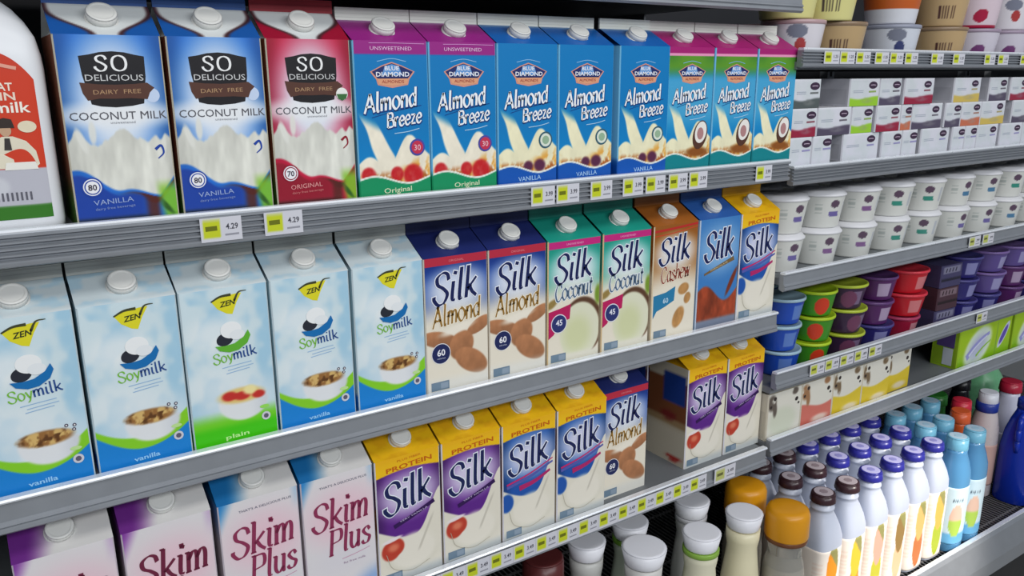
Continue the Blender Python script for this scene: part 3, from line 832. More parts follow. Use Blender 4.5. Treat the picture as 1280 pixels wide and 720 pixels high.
carton(SILK_K, .7590 + .0470, D2, 'brown-roofed cashew carton on the middle shelf', G2)
carton(SILK_X, .8560 + .0475, D2, 'all blue carton with a chocolate splash', G2)
carton(SILK_B, .9520 + .0475, D2, 'yellow-roofed blue carton at the right end of the middle shelf', G2)
# third shelf
G3 = 'half gallon cartons on the lower left shelf'
carton(SKIM_P, -.1010 + .0450, D3, 'purple-cornered skim milk carton at the far left, mostly cut off', G3)
carton(SKIM_P, -.0030 + .0475, D3, 'purple-cornered skim milk carton beside a blue-cornered one', G3)
carton(SKIM_B, .0975 + .0475, D3, 'blue-cornered skim milk carton touching a purple-cornered one', G3)
carton(SKIM_B, .1945 + .0475, D3, 'blue-cornered skim milk carton beside the yellow-roofed purple carton', G3)
carton(SILK_P, .2910 + .0475, D3, 'yellow-roofed purple carton beside the skim milk cartons', G3)
carton(SILK_P, .3875 + .0475, D3, 'yellow-roofed purple carton touching a yellow-roofed blue one', G3)
carton(SILK_B, .4840 + .0475, D3, 'yellow-roofed blue carton touching a yellow-roofed purple one', G3)
carton(SILK_B, .5805 + .0475, D3, 'yellow-roofed blue carton beside the navy almond carton, lower shelf', G3)
carton(SILK_A, .6770 + .0475, D3, 'navy-roofed almond carton at the gap on the lower shelf', G3, y=.012)
carton(SILK_P, .8625 + .0475, D3, 'yellow-roofed purple carton right of the gap, its side showing', G3, y=.014)
carton(SILK_P, .9590 + .0475, D3, 'yellow-roofed purple carton touching the white cow-spotted box', G3, y=.014)
carton(SILK_P, .8600 + .0475, D3, 'yellow-roofed purple carton standing behind the one beside the gap', G3, y=.112, rz=.03)
carton(SILK_P, .8560 + .0475, D3, 'yellow-roofed purple carton third deep behind the gap', G3, y=.212, rz=-.02)
# ------------------------------------------------------------------ boxes in the right bay
def box_meshes(art, D, col, top=None, name='box_sleeve'):
    """rounded cardboard sleeve with a printed front"""
    W, H = art.W, art.H; ch = .002; mb = MB(); x = W / 2
    art.put(mb, lambda a, b, l: (a - x, -l, b))
    e = ch
    pr = [(-x, 0, 0), (x, 0, 0), (x + e, e, -0), (x + e, D - e, 0), (x, D, 0), (-x, D, 0), (-x - e, D - e, 0), (-x - e, e, 0)]
    n = len(pr); V = [(a, b, 0) for a, b, _ in pr] + [(a, b, H) for a, b, _ in pr]
    mb.add(V, [(k, (k + 1) % n, (k + 1) % n + n, k + n) for k in range(1, n)] + [tuple(range(n - 1, -1, -1)), tuple(range(n, 2 * n))], col)
    if top is not None: mb.add([(-x + .004, .004, H + .0002), (x - .004, .004, H + .0002), (x - .004, D - .004, H + .0002), (-x + .004, D - .004, H + .0002)], [(0, 1, 2, 3)], top)
    for sg in (-1, 1):   # glued end flap
        X = sg * (x + e + .0003); V = [(X, .006, .004), (X, D - .006, .004), (X, D - .006, H * .62), (X, .006, H * .62)]
        mb.add(V, [(0, 1, 2, 3) if sg > 0 else (3, 2, 1, 0)], np.asarray(col, float) * .93)
    return mb.mesh(name, [PRINT])


def cow_box(W, H, block, cowc, seed):
    def fn(u, v):
        c = np.tile(np.array([220, 217, 205.]), (len(u), 1))
        if block is not None: c = over(c, block, sm(0, .05, .50 + .07 * np.sin(u * 4 + seed) - v)); c = over(c, (232, 220, 206), ell(u, v, .62, .12, .26, .08, .5) * .85)
        else: c = over(c, (206, 210, 190), ell(u, v, .45, .35, .42, .3, .3) * .9)
        m = ell(u, v, .10, .80, .13, .17, .3) + ell(u, v, .2, .62, .06, .14, .4) + ell(u, v, .8, .93, .1, .08, .3)
        return over(c, cowc, np.clip(m, 0, 1) * sm(.2, .45, fbm(u * 6 + seed, v * 6)) * .9)
    f = Art(W, H, fn, 60, 60)
    for x, y, r in ((.07, .72, .035), (.18, .88, .045), (.86, .74, .05), (.93, .64, .03)): f.ellipse(x, y, r, (52, 44, 42), 2, r * .9, .5)
    return box_meshes(f, .095, (206, 198, 180))


G4 = 'small boxes on the right bay shelf'


def put_box(name, label, cat, mesh, x0, W, z, group, y=0.0, rz=0.0, hc=None):
    o = link(name, mesh, None, (x0 + W / 2, y, z + .0004), rz); tag(o, label, cat, group); return o


CW = .0905
cwm, cpm, cym = cow_box(CW, .090, None, (84, 74, 66), 1.), cow_box(CW, .090, (206, 112, 98), (150, 104, 66), 2.), cow_box(CW, .090, (216, 190, 50), (110, 88, 60), 3.)
put_box('drink_box', 'white cow-spotted box under the corner of the upper shelf', 'box', cwm, 1.0575, CW, E5, G4)
put_box('drink_box', 'box with a pink lower half and a brown cow', 'box', cpm, 1.1530, CW, E5, G4)
put_box('drink_box', 'yellow and white cow box touching the pink one', 'box', cym, 1.2480, CW, E5, G4)
put_box('drink_box', 'yellow and white cow box in the middle of its three', 'box', cym, 1.3430, CW, E5, G4)
put_box('drink_box', 'yellow and white cow box beside the empty stretch of shelf', 'box', cym, 1.4380, CW, E5, G4, .012)


def lime_box():
    W, H = .228, .090

    def fn(u, v):
        c = np.tile(np.array([156, 192, 24.]), (len(u), 1)); c = over(c, (120, 180, 30), sm(.5, .0, v) * .7)
        asp = W / H
        for cu, cv, ru, rv, ro in ((.36, .45, .30, .30, .50),):
            du, dv = (u - cu) * asp, v - cv; ca, sa = math.cos(ro), math.sin(ro); d = np.hypot((du * ca + dv * sa) / (ru * asp), (-du * sa + dv * ca) / (rv * 1.7))
            c = over(c, (206, 222, 200), 1 - sm(.75, 1.05, d)); c = over(c, (170, 170, 214), (1 - sm(.3, .8, d)) * .7)
        du, dv = (u - .86) * asp, v - .55; d = np.hypot((du * .6 + dv * .8) / .42, (-du * .8 + dv * .6) / .13)
        c = over(c, (200, 206, 226), 1 - sm(.9, 1.05, d)); c = over(c, (92, 76, 170), 1 - sm(.6, .8, d))
        return over(c, (110, 150, 60), ell(u, v, .72, .5, .01, .5, .4) * .8)
    f = Art(W, H, fn, 90, 50)
    f.strip([(.16, .22), (.28, .44), (.42, .62), (.56, .74)], .016, (150, 150, 206), 2, .008); f.strip([(.2, .26), (.3, .43), (.42, .58), (.52, .68)], .006, (206, 210, 232), 3, .003); f.strip([(.34, .2), (.46, .38), (.6, .52)], .006, (140, 190, 50), 2, .003)
    m = MB(); me = box_meshes(f, .062, (150, 186, 40))
    return me


LM = lime_box(); LW = .228
for i, (x0, lab) in enumerate(((1.7100, 'lime green box with a pale swoosh, beside the empty stretch of shelf'), (1.9560, 'lime green box at the right picture edge'))):
    t = thing('yogurt_box', lab, 'box', (x0 + LW / 2, .004, E5 + .0004), 0, G4)
    link('box_sleeve', LM, t)
    p = MB(); p.box(-LW / 2 - .0029, -LW / 2 - .0025, .010, .050, .048, .088, (88, 70, 130)); p.box(-LW / 2 - .0028, -LW / 2 - .0024, .012, .034, .006, .046, (200, 206, 214))
    link('side_print', p.mesh('side_print', [PRINT]), t)


def pack_meshes(W, band, H=.0470, oval=.78):
    def fn(u, v):
        c = np.tile(np.array([214, 214, 224.]), (len(u), 1)); c = over(c, (196, 206, 206), sm(.2, .8, fbm(u * 3 + W * 90, v * 2)) * .6)
        if band is not None: c = over(c, band, sm(.34, .26, v + .05 * np.sin(u * 5))); c = over(c, np.asarray(band) * .6 + 60, ell(u, v, .6, .2, .2, .1, .5) * sm(.3, .6, fbm(u * 9, v * 9)))
        return over(c, (240, 240, 246), sm(.9, 1, v) * .6)
    f = Art(W, H, fn, 40, 24); k = .010 / W * 1.25; kk = .006 / H
    f.ellipse(oval, .76, k, (62, 44, 66), 2, kk * 1.05); f.strip([(oval - k * .6, .76), (oval, .77), (oval + k * .6, .76)], .0012, (190, 170, 190), 3)
    f.strip([(oval - k * .9, .52), (oval + k * .8, .53)], .003, (150, 146, 190) if band is None else tuple(np.asarray(band) * .5 + 70), 2)
    for q in (.46, .40): f.strip([(.1, q + .1), (.45, q + .105)], .0012, (170, 178, 190), 2)
    return box_meshes(f, .105, (196, 196, 204), (214, 214, 220))


RED, DKP, GRN, ORG, YEL, DGR = (150, 36, 62), (84, 76, 96), (150, 200, 50), (196, 110, 80), (206, 180, 90), (84, 92, 92)
layers = [[(1.058, 1.118, None), (1.121, 1.176, None), (1.209, 1.318, None), (1.321, 1.385, None), (1.388, 1.440, None), (1.455, 1.556, None), (1.559, 1.607, None), (1.610, 1.657, None), (1.660, 1.745, None), (1.748, 1.840, None), (1.844, 1.93, None), (1.935, 2.03, None), (2.035, 2.13, None)],
          [(1.058, 1.126, RED), (1.129, 1.224, DKP), (1.227, 1.292, GRN), (1.295, 1.372, RED), (1.375, 1.412, ORG), (1.415, 1.520, DKP), (1.523, 1.582, DKP), (1.585, 1.662, ORG), (1.665, 1.763, YEL), (1.785, 1.87, DKP), (1.875, 1.96, RED), (1.965, 2.06, YEL)],
          [(1.058, 1.130, DGR), (1.212, 1.300, GRN), (1.303, 1.372, DKP), (1.375, 1.474, RED), (1.548, 1.648, YEL), (1.686, 1.760, DKP), (1.764, 1.84, RED), (1.845, 1.93, DKP), (1.96, 2.05, RED)]]
LN = ['bottom layer', 'middle layer', 'top layer']
BN = {None: 'plain', RED: 'red-banded', DKP: 'dark-banded', GRN: 'lime-banded', ORG: 'orange-banded', YEL: 'yellow-banded', DGR: 'grey-banded'}
for li, row in enumerate(layers):
    for i, (a, b, band) in enumerate(row):
        W = b - a - .0045
        put_box('yogurt_multipack', 'white %s yogurt multipack box, %s, %s from the shelf\'s left end' % (BN[band], LN[li], ORD[i]), 'box', pack_meshes(W, band), a + .00225, W, E2 + li * .0474, 'white yogurt multipacks', y=.002 + .002 * ((i * 7 + li * 3) % 3))
o = put_box('yogurt_multipack', 'white multipack box standing far back in the top-layer gap', 'box', pack_meshes(.075, None), 1.19, .075, E2 + .0948, 'white yogurt multipacks', y=.15) if False else None


# ------------------------------------------------------------------ tubs and cups
def tub_parts(rt, rb, h, colfn, lidcol, lid_r, lid_h=.006, dome=0.0, rim=True):
    mb = MB(); n = 30; pr = [(rb * .96, 0.0), (rb, .0015)]
    pr += [(rb + (rt - rb) * k / n, .0015 + (h - lid_h - .0025) * k / n) for k in range(1, n + 1)]
    mb.lathe(pr, 128, colfn=colfn)
    body = mb.mesh('tub_body', [GLOSSY])
    l = MB(); z0 = h - lid_h
    l.lathe([(lid_r * .97, z0 - .002), (lid_r, z0 - .001), (lid_r, h - .0025), (lid_r * .985, h - .0008 - dome * .6), (lid_r * .93, h - .0004), (lid_r * .9, h - .0015), (lid_r * .3, h - .0015 + dome)] if not dome else
            [(lid_r * .97, z0 - .002), (lid_r, z0 - .001), (lid_r, z0 + .0015), (lid_r * .96, z0 + .003), (lid_r * .9, h - .0008), (lid_r * .5, h - .0002)], 56, col=lidcol)
    return body, l.mesh('lid', [GLOSSY])


def put_tub(name, parts, label, cat, group, x, y, z, rz=0.0):
    t = thing(name, label, cat, (x, y, z + .0004), rz, group); link('tub_body', parts[0], t); link('lid', parts[1], t); return t


def ang_in(th, c, w): return abs((th - c + math.pi) % (2 * math.pi) - math.pi) < w


# big round tubs, upper right shelf
def big(base, kind, acc):
    def fn(th, z):
        t = z / .068; d = ((th + .75) / .34); c = base
        if kind == 'band' and t > .38: c = acc
        if kind == 'letters' and abs(d) < 1 and .2 < t < .55 and ((d + 1) * 3 % 1 < .55): c = acc
        if kind == 'leaf' and (d * .8 - (t - .35) * 3) ** 2 + ((t - .35) * 3.4 + d * .5) ** 2 < .7: c = acc
        if kind == 'leaf' and t < .1: c = acc
        if kind == 'emblem' and (d * 1.0) ** 2 + ((t - .72) * 6) ** 2 < 1: c = (120, 124, 140)
        if kind == 'emblem' and (d - .4) ** 2 * 1.5 + ((t - .4) * 4) ** 2 < .45: c = acc
        return c
    return tub_parts(.052, .043, .068, fn, np.asarray(base) * .55 + np.asarray(acc) * .25 + 20, .0535)


B = dict(cream=big((214, 208, 140), 'letters', (70, 60, 56)), orange=big((214, 216, 224), 'band', (190, 92, 36)), tan=big((186, 158, 116), 'letters', (74, 44, 40)), crimson=big((214, 196, 206), 'leaf', (166, 24, 62)),
         white=big((218, 214, 220), 'emblem', (170, 60, 60)), navy=big((208, 212, 222), 'emblem', (54, 62, 110)), plum=big((206, 200, 212), 'leaf', (110, 56, 110)), gold=big((214, 214, 220), 'emblem', (196, 180, 40)))
GT = 'large round tubs on the upper right shelf'
cols = [1.118, 1.234, 1.402, 1.566, 1.690, 1.815, 1.940, 2.060]
low = ['white', 'tan', 'navy', 'tan', 'plum', 'plum', 'gold', 'white']; upp = [None, 'cream', 'orange', 'tan', 'crimson', 'white', 'white', 'tan']
DESC = dict(cream='cream yellow tub with dark lettering', orange='white tub with an orange band', tan='tan tub with dark lettering', crimson='white tub with a crimson leaf', white='white tub with a grey emblem', navy='white tub with a navy blue mark', plum='white tub with a plum leaf', gold='white tub with a gold mark')
for i, x in enumerate(cols):
    put_tub('yogurt_tub', B[low[i]], DESC[low[i]] + ', lower layer, %s from the left' % ORD[i], 'tub', GT, x, .06, E1)
    if upp[i]: put_tub('yogurt_tub', B[upp[i]], DESC[upp[i]] + ', upper layer, %s from the left' % ORD[i], 'tub', GT, x - (.03 if i == 1 else 0.004), .06, E1 + .0682)
put_tub('yogurt_tub', B['cream'], 'cream yellow tub at the shelf\'s left end, on the lower white one', 'tub', GT, 1.098, .06, E1 + .0682)
for i, x in enumerate((1.17, 1.32, 1.48, 1.63, 1.755, 1.88)): put_tub('yogurt_tub', B['plum' if i % 2 else 'white'], DESC['plum' if i % 2 else 'white'] + ', second row back, %s from the left' % ORD[i], 'tub', GT, x, .168, E1)


# white cups
def cup(bar):
    def fn(th, z):
        t = z / .068; d = (th + .35) / .22
        if d * d + ((t - .66) * 9.5) ** 2 < 1: return (92, 72, 92)
        if bar is not None and abs(d + (t - .38) * 1.6) < 1.15 and .32 < t < .45: return bar
        if abs(d - 3) < .5 and .3 < t < .7: return (186, 190, 196)
        if abs(d + 3.2) < .7 and (.5 < t < .56 or .62 < t < .66 or .4 < t < .44): return (176, 182, 178)
        return (212, 213, 208)
    return tub_parts(.0465, .0375, .068, fn, (224, 224, 228), .0485, .008, dome=.001)


PUR, TEA, BLU, LAV = (128, 92, 140), (56, 140, 124), (76, 124, 160), (110, 100, 160)
CUP = {k: cup(k) for k in (PUR, TEA, BLU, LAV)}
CN = {PUR: 'purple', TEA: 'teal', BLU: 'blue', LAV: 'lavender'}
xs = [1.108, 1.215, 1.325, 1.437, 1.550, 1.662, 1.775, 1.890, 2.005, 2.120]
lo = [LAV, PUR, PUR, TEA, TEA, LAV, LAV, BLU, PUR, TEA]; hi = [LAV, LAV, PUR, TEA, TEA, BLU, BLU, TEA, PUR, LAV]
rot = [.25, .0, -.3, .1, -.2, .3, -.05, -.25, .15, .0]
for r in range(2):
    for i, x in enumerate(xs[:10 if r == 0 else 9]):
        for ly, cc in ((0, lo), (1, hi)):
            k = cc[(i + 2 * r) % 10]
            put_tub('yogurt_cup', CUP[k], 'white yogurt cup with %s bar, %s, %s row, %s from the left' % (CN[k], ('lower layer', 'upper layer')[ly], ('front', 'second')[r], ORD[i]), 'cup', 'stacked white yogurt cups',
                    x + .055 * r + (.004 if ly else 0), .052 + .101 * r, E3 + ly * .0682, rot[(i * 3 + ly * 5) % 10])


# bright tubs and dark packs
def bright(base, spot, r, lidcol, white=None, lid_r=None, h=.0498):
    def fn(th, z):
        t = z / h; d = (th + .55)
        if spot is not None and (d / .42) ** 2 + ((t - .42) / .34) ** 2 < 1: return spot
        if white is not None and abs(d - .35) < .34 and .2 < t < .75: return white
        return base
    return tub_parts(r, r * .8, h, fn, lidcol, lid_r or r * 1.06, .0042)


TB = dict(blue=bright((30, 74, 176), None, .0395, (160, 190, 206), (92, 126, 196)), green=bright((62, 140, 34), (206, 60, 34), .040, (176, 206, 40)), grape=bright((58, 36, 66), (110, 60, 90), .043, (180, 196, 60), (120, 100, 130)),
          plum=bright((84, 38, 96), None, .041, (96, 60, 116), (170, 150, 180)), navy=bright((44, 40, 110), None, .043, (70, 66, 130), (130, 130, 180)), red=bright((190, 26, 40), None, .046, (214, 54, 70), (206, 120, 124)),
          lilac=bright((92, 76, 140), None, .045, (120, 96, 156), (150, 146, 190)), berry=bright((150, 26, 56), None, .041, (170, 60, 96), (190, 130, 140)))
TD = dict(blue='blue tub with a pale lid', green='green tub with a lime lid', grape='dark grape tub with a lime lid', plum='plum purple tub', navy='navy blue tub', red='red tub with a red lid', lilac='lilac tub', berry='berry red tub with a pink lid')
colm = [(1.128, ['blue'] * 3), (1.222, ['green'] * 3), (1.318, ['grape'] * 3), (1.418, ['navy', 'plum', 'plum']), (1.522, ['berry', 'red', 'red']), (None, None), (1.742, ['navy', 'navy', 'navy']), (1.852, ['navy', 'lilac', 'lilac']), (1.962, ['plum', 'plum', 'lilac']), (2.072, ['navy', 'plum', 'navy'])]
GB = 'bright stacked yogurt tubs'
for i, (x, st) in enumerate(colm):
    if x is None: continue
    for k, nme in enumerate(st):
        put_tub('yogurt_tub', TB[nme], '%s, %s of the %s front stack' % (TD[nme], ('bottom', 'middle', 'top')[k], ORD[i]), 'tub', GB, x + (.003, -.002, .004)[(i + k) % 3], .047, E4 + k * .05, ((i * 5 + k * 3) % 7 - 3) * .09)
for i, (x, nme) in enumerate(((1.175, 'blue'), (1.270, 'green'), (1.366, 'grape'), (1.468, 'plum'), (1.60, 'red'), (1.70, 'navy'), (1.80, 'navy'), (1.905, 'lilac'))):
    for k in range(3): put_tub('yogurt_tub', TB[nme], '%s, %s of the %s stack in the back row' % (TD[nme], ('bottom', 'middle', 'top')[k], ORD[i]), 'tub', GB, x, .140, E4 + k * .05, k * .2)


def dark_pack(W, H, c0, stripe):
    def fn(u, v):
        c = np.tile(np.asarray(c0, float), (len(u), 1)); c = over(c, stripe, sm(.60, .63, v) * sm(.95, .92, v) * sm(.05, .1, u) * sm(.95, .9, u)); return over(c, np.asarray(c0) * .5, sm(.25, .28, v) * sm(.42, .38, v))
    f = Art(W, H, fn, 24, 20)
    for k in range(4): f.strip([(.2 + .16 * k, .68), (.24 + .16 * k, .86)], .003, np.asarray(c0) * .6, 2)
    return box_meshes(f, .08, c0)


dp = [dark_pack(.072, .0485, (66, 62, 96), (118, 116, 140)), dark_pack(.072, .0485, (70, 46, 56), (120, 100, 110))]
for k in range(3): put_box('yogurt_multipack', 'dark striped multipack box, %s of the stack right of the red tubs' % ('bottom', 'middle', 'top')[k], 'box', dp[k % 2], 1.592 + .003 * k, .072, E4 + k * .0495, 'dark multipacks', .004, -.04)

# ------------------------------------------------------------------ buttermilk jug
jx, jy, JW, JD = -.0612, .0505, .0535, .0500
mb = MB(); seg = 64
prof = [(.93, 0), (.985, .004), (1, .01), (1, .15), (.985, .162), (.93, .178), (.82, .192), (.66, .203), (.46, .212), (.33, .219), (.30, .224), (.30, .236)]
V = []
for s_, z in prof:
    for k in range(seg):
        a = 2 * math.pi * k / seg; ex = 2 / (5.5 if z < .18 else 3.0)
        sn, cs_ = math.sin(a), -math.cos(a); ss = s_
        sy_ = s_ if z < .2 else max(s_, .3 * JW / JD)
        V.append((JW * ss * math.copysign(abs(sn) ** ex, sn), JD * min(sy_, 1) * math.copysign(abs(cs_) ** ex, cs_), z))
n = len(prof)
mb.add(V, [(j * seg + k, j * seg + (k + 1) % seg, (j + 1) * seg + (k + 1) % seg, (j + 1) * seg + k) for j in range(n - 1) for k in range(seg)] + [tuple(range(seg - 1, -1, -1)), tuple((n - 1) * seg + k for k in range(seg))], (222, 224, 228), 0, True)
jug = thing('milk_jug', 'white plastic buttermilk jug with a red label at the left end', 'jug', (jx, jy, D1), 0)
link('jug_body', mb.mesh('jug_body', [P('milky_plastic', (226, 228, 232), .35)]), jug)
c = MB(); c.lathe([(.0235, .234), (.0235, .250), (.0215, .2525)], 48, (216, 216, 214), ripple=.03); link('screw_cap', c.mesh('screw_cap', [PRINT]), jug)
LWd, LH, LZ = .084, .152, .014


def lf(u, v):
    c = np.tile(np.array([206, 62, 36.]), (len(u), 1)); c = over(c, (196, 60, 42), sm(.8, 1, v) * .5)
    c = over(c, (186, 186, 196), sm(.305, .30, v)); c = over(c, (206, 208, 214), ell(u, v, .5, .2, .12, .06, .3) * .8)
    return over(c, (54, 118, 36), sm(.085, .08, v))


la = Art(LWd, LH, lf, 90, 110)
cut = lambda u: 1.0 - .17 * (abs(u - .5) / .5) ** 2.6
la.text('LOW FAT', .55, .79, .0072, (240, 226, 210), 2, width=.040, bold=.02); la.text('PLAIN', .6, .735, .0072, (236, 214, 196), 2, width=.034, bold=.02)
la.text('Buttermilk', .5, .672, .0098, (244, 238, 226), 2, width=.072, bold=.015); la.strip([(.15, .895), (.5, .93), (.85, .895)], .003, (226, 160, 140), 2)
la.poly([(.5, .31), (.48, .42), (.52, .47), (.62, .5), (.72, .5), (.84, .47), (.92, .41), (.94, .33), (.9, .31)], (226, 218, 196), 2)
la.ellipse(.66, .535, .055, (196, 160, 130), 3, .035); la.poly([(.58, .55), (.6, .60), (.66, .61), (.73, .6), (.75, .55)], (54, 44, 40), 4); la.strip([(.665, .49), (.66, .42)], .004, (60, 56, 54), 4, .006)
la.ellipse(.87, .555, .09, (226, 214, 186), 3, .035); la.poly([(.6, .30), (.92, .30), (.9, .345), (.62, .345)], (236, 234, 226), 4)
for k in range(9): la.poly([(.44 + .045 * k, .115), (.46 + .045 * k, .115), (.46 + .045 * k, .165), (.44 + .045 * k, .165)], (96, 96, 106), 2)
lm = MB()


def jug_pt(x, y, l):
    u = x / LWd; top = cut(u); y = min(y, LH * top)
    X = x - LWd / 2
    f_ = JD * (1 - abs(X / JW) ** 5.5) ** (1 / 5.5)
    return (X, -f_ - .0004 - l, y + LZ)


la.put(lm, jug_pt)
link('label', lm.mesh('label', [PRINT]), jug)

# ------------------------------------------------------------------ bottles standing in the well
ZW = .4407
PLB = P('translucent_bottle', (188, 195, 212), .3, trans=0.0, var=.03)


def bottle_meshes(prof, cap, body_mat, capcol, label=None, labelfn=None, capmat=GLOSSY, ripple=.04, capseg=44, ring=None, sq=0.0, glare_disc=None):
    out = []
    m = MB(); m.lathe(prof, 64, (255, 255, 255), sq=sq); out.append(('bottle_body', m.mesh('bottle_body', [body_mat])))
    r0, r1, z0, z1 = cap
    m = MB(); m.lathe([(r0 * .98, z0), (r0, z0 + .001), (r1, z1 - .002)], capseg, capcol, ripple=ripple); m.lathe([(r1 * .985, z1 - .002), (r1 * .93, z1), (r1 * .86, z1 + .0004)], 40, capcol)
    if glare_disc is not None: m.lathe([(r1 * .80, z1 + .0003), (r1 * .78, z1 + .0008)], 40, glare_disc); m.lathe([(r1 * .40, z1 + .0007), (r1 * .36, z1 + .0011)], 6, np.asarray(glare_disc) * .7 + np.asarray(capcol) * .3)  # pale disc paints the overhead glare onto the cap top
    out.append(('cap', m.mesh('cap', [capmat])))
    if label:
        m = MB(); m.lathe(label, 144, colfn=labelfn, sq=sq); out.append(('label', m.mesh('label', [PRINT])))
    if ring:
        m = MB(); m.lathe(ring[0], 40, ring[1]); out.append(('neck_ring', m.mesh('neck_ring', [GLOSSY])))
    return out


def put_bottle(parts, label, group, x, y, rz=0.0, cat='bottle', name='drink_bottle'):
    t = thing(name, label, cat, (x, y, ZW), rz, group)
    for n_, m_ in parts: link(n_, m_, t)
    return t


CRP = [(.0325, 0), (.0344, .004), (.0347, .100), (.0347, .166), (.0340, .177), (.0300, .195), (.0240, .214), (.0205, .222), (.0200, .227), (.0215, .2285), (.0215, .232), (.0195, .233), (.0200, .243)]
fruit = [((236, 150, 40), (240, 200, 40)), ((240, 190, 60), (236, 150, 50)), ((238, 170, 150), (196, 190, 60)), ((150, 120, 70), (236, 190, 150)), ((236, 180, 110), (200, 120, 70)), ((236, 180, 90), (176, 190, 60))]


def crfn(i):
    a, b = fruit[i]

    def fn(th, z):
        t = z / .165; d = (th + .05) / .42
        if d * d + ((t - .72) * 3.4) ** 2 < 1: return a if (t - .72) * 3 + d * .4 < .35 else (150, 146, 90)
        if d * d + ((t - .34) * 3.6) ** 2 < 1: return b
        if abs(d) > 1.5 and int(t * 40) % 2 and .2 < t < .8 and abs(d) < 2.6: return (232, 214, 200)
        return (238, 228, 218)
    return fn


LBP = [(.0348, .006)] + [(.0350, .009 + .0037 * k) for k in range(40)] + [(.0348, .158)]
NAVYC, BRNC = (44, 44, 140), (58, 36, 42)
grid = {}
for i in range(6): grid[i] = None
rn = ['front', 'second', 'third', 'fourth']
for i in range(6):
    pn = bottle_meshes(CRP, (.0232, .0212, .2415, .2585), PLB, NAVYC if i > 1 else BRNC, LBP, crfn(i), glare_disc=(184, 182, 226) if i > 1 else (184, 172, 178), sq=.85)
    pb = pn
    for r in range(4):
        if r == 3 and i == 0: continue
        capn = 'navy' if i > 1 else 'brown'
        if r == 0:
            parts = pn
        elif r == 2 and i == 2 or (r == 2 and i == 1): parts = pn
        else: parts = pn
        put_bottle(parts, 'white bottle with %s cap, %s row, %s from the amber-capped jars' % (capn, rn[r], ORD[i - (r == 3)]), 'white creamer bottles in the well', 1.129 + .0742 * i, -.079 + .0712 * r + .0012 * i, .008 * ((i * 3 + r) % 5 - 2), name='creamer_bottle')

AQ = P('aqua_plastic', (96, 160, 208), .2, trans=.2)
AQC = (120, 186, 214)


def aqfn(th, z):
    t = (z - .03) / .11; d = (th + .55) / .5
    if .80 < t < .9 and abs(d) < .7 and int(d * 9) % 2: return (40, 60, 84)
    if d * d + ((t - .42) * 2.6) ** 2 < .8: return (176, 206, 90) if t < .42 else (226, 190, 170)
    if t < .12: return (110, 180, 224)
    return (206, 228, 238)


AQL = [(.0328, .02)] + [(.0330, .024 + .0062 * k) for k in range(21)] + [(.0328, .152)]
aq = bottle_meshes([(.031, 0), (.0326, .004), (.0326, .165), (.0315, .182), (.027, .203), (.0215, .222), (.0215, .232)], (.0225, .0215, .230, .2565), AQ, AQC, AQL, aqfn, glare_disc=(190, 214, 232), sq=.4)
for x, y, lab in ((1.5690, -.088, 'aqua bottle at the well front touching the white bottles'), (1.6370, -.0885, 'aqua bottle at the well front beside the bare wire deck'), (1.5690, -.018, 'aqua bottle in the second row beside the white bottles'), (1.6370, -.020, 'aqua bottle in the second row before the orange bottle'),
                  (1.5700, .052, 'aqua bottle in the third row beside the white bottles'), (1.6390, .054, 'aqua bottle in the third row, middle'), (1.7090, .052, 'aqua bottle in the third row beside the dark green bottle')):
    put_bottle(aq, lab, 'aqua bottles in the well', x, y, name='juice_bottle')


def simple(body, capcol, h, r, labelcol, bodycap=(.0225, .021), neck=.020):
    m = P('plastic_%d_%d_%d' % tuple(body), body, .28)
    pr = [(r * .94, 0), (r, .004), (r, h * .58), (r * .95, h * .66), (r * .78, h * .77), (neck, h * .86), (neck, h - .024)]
    return bottle_meshes(pr, (bodycap[0], bodycap[1], h - .026, h), m, capcol, [(r + .0003, h * .12), (r + .0005, h * .14), (r + .0005, h * .5), (r + .0003, h * .52)], lambda th, z: labelcol)


GO = 'assorted bottles at the right of the well'
put_bottle(simple((214, 92, 40), (222, 96, 50), .252, .031, (206, 140, 110)), 'orange bottle behind the aqua bottles', GO, 1.720, -.014)
put_bottle(simple((200, 60, 60), (206, 44, 66), .254, .031, (206, 150, 140)), 'red-capped bottle right behind the orange one', GO, 1.780, .016)
put_bottle(simple((206, 196, 196), (216, 218, 226), .262, .033, (206, 170, 160)), 'pale bottle with a white cap over a blue collar', GO, 1.862, -.004)
bb = MB(); bb.lathe([(.0228, .214), (.0245, .216), (.0245, .237), (.0228, .2375)], 40, (40, 60, 150)); link('blue_collar', bb.mesh('blue_collar', [GLOSSY]), [o for o in S.objects if o.get('label') == 'pale bottle with a white cap over a blue collar'][0])
put_bottle(simple((40, 110, 40), (46, 120, 44), .235, .036, (60, 130, 50), (.030, .028), .026), 'dark green bottle behind the orange and red ones', GO, 1.815, .098)
put_bottle(simple((30, 30, 34), (24, 24, 28), .245, .032, (44, 44, 50)), 'black-capped bottle far back behind the blue-collared one', GO, 1.940, .100)
put_bottle(simple((206, 206, 224), (176, 34, 60), .258, .045, (206, 206, 222), (.026, .024), .023), 'white jug with a red cap behind the blue jug', GO, 1.990, .006 + .0)
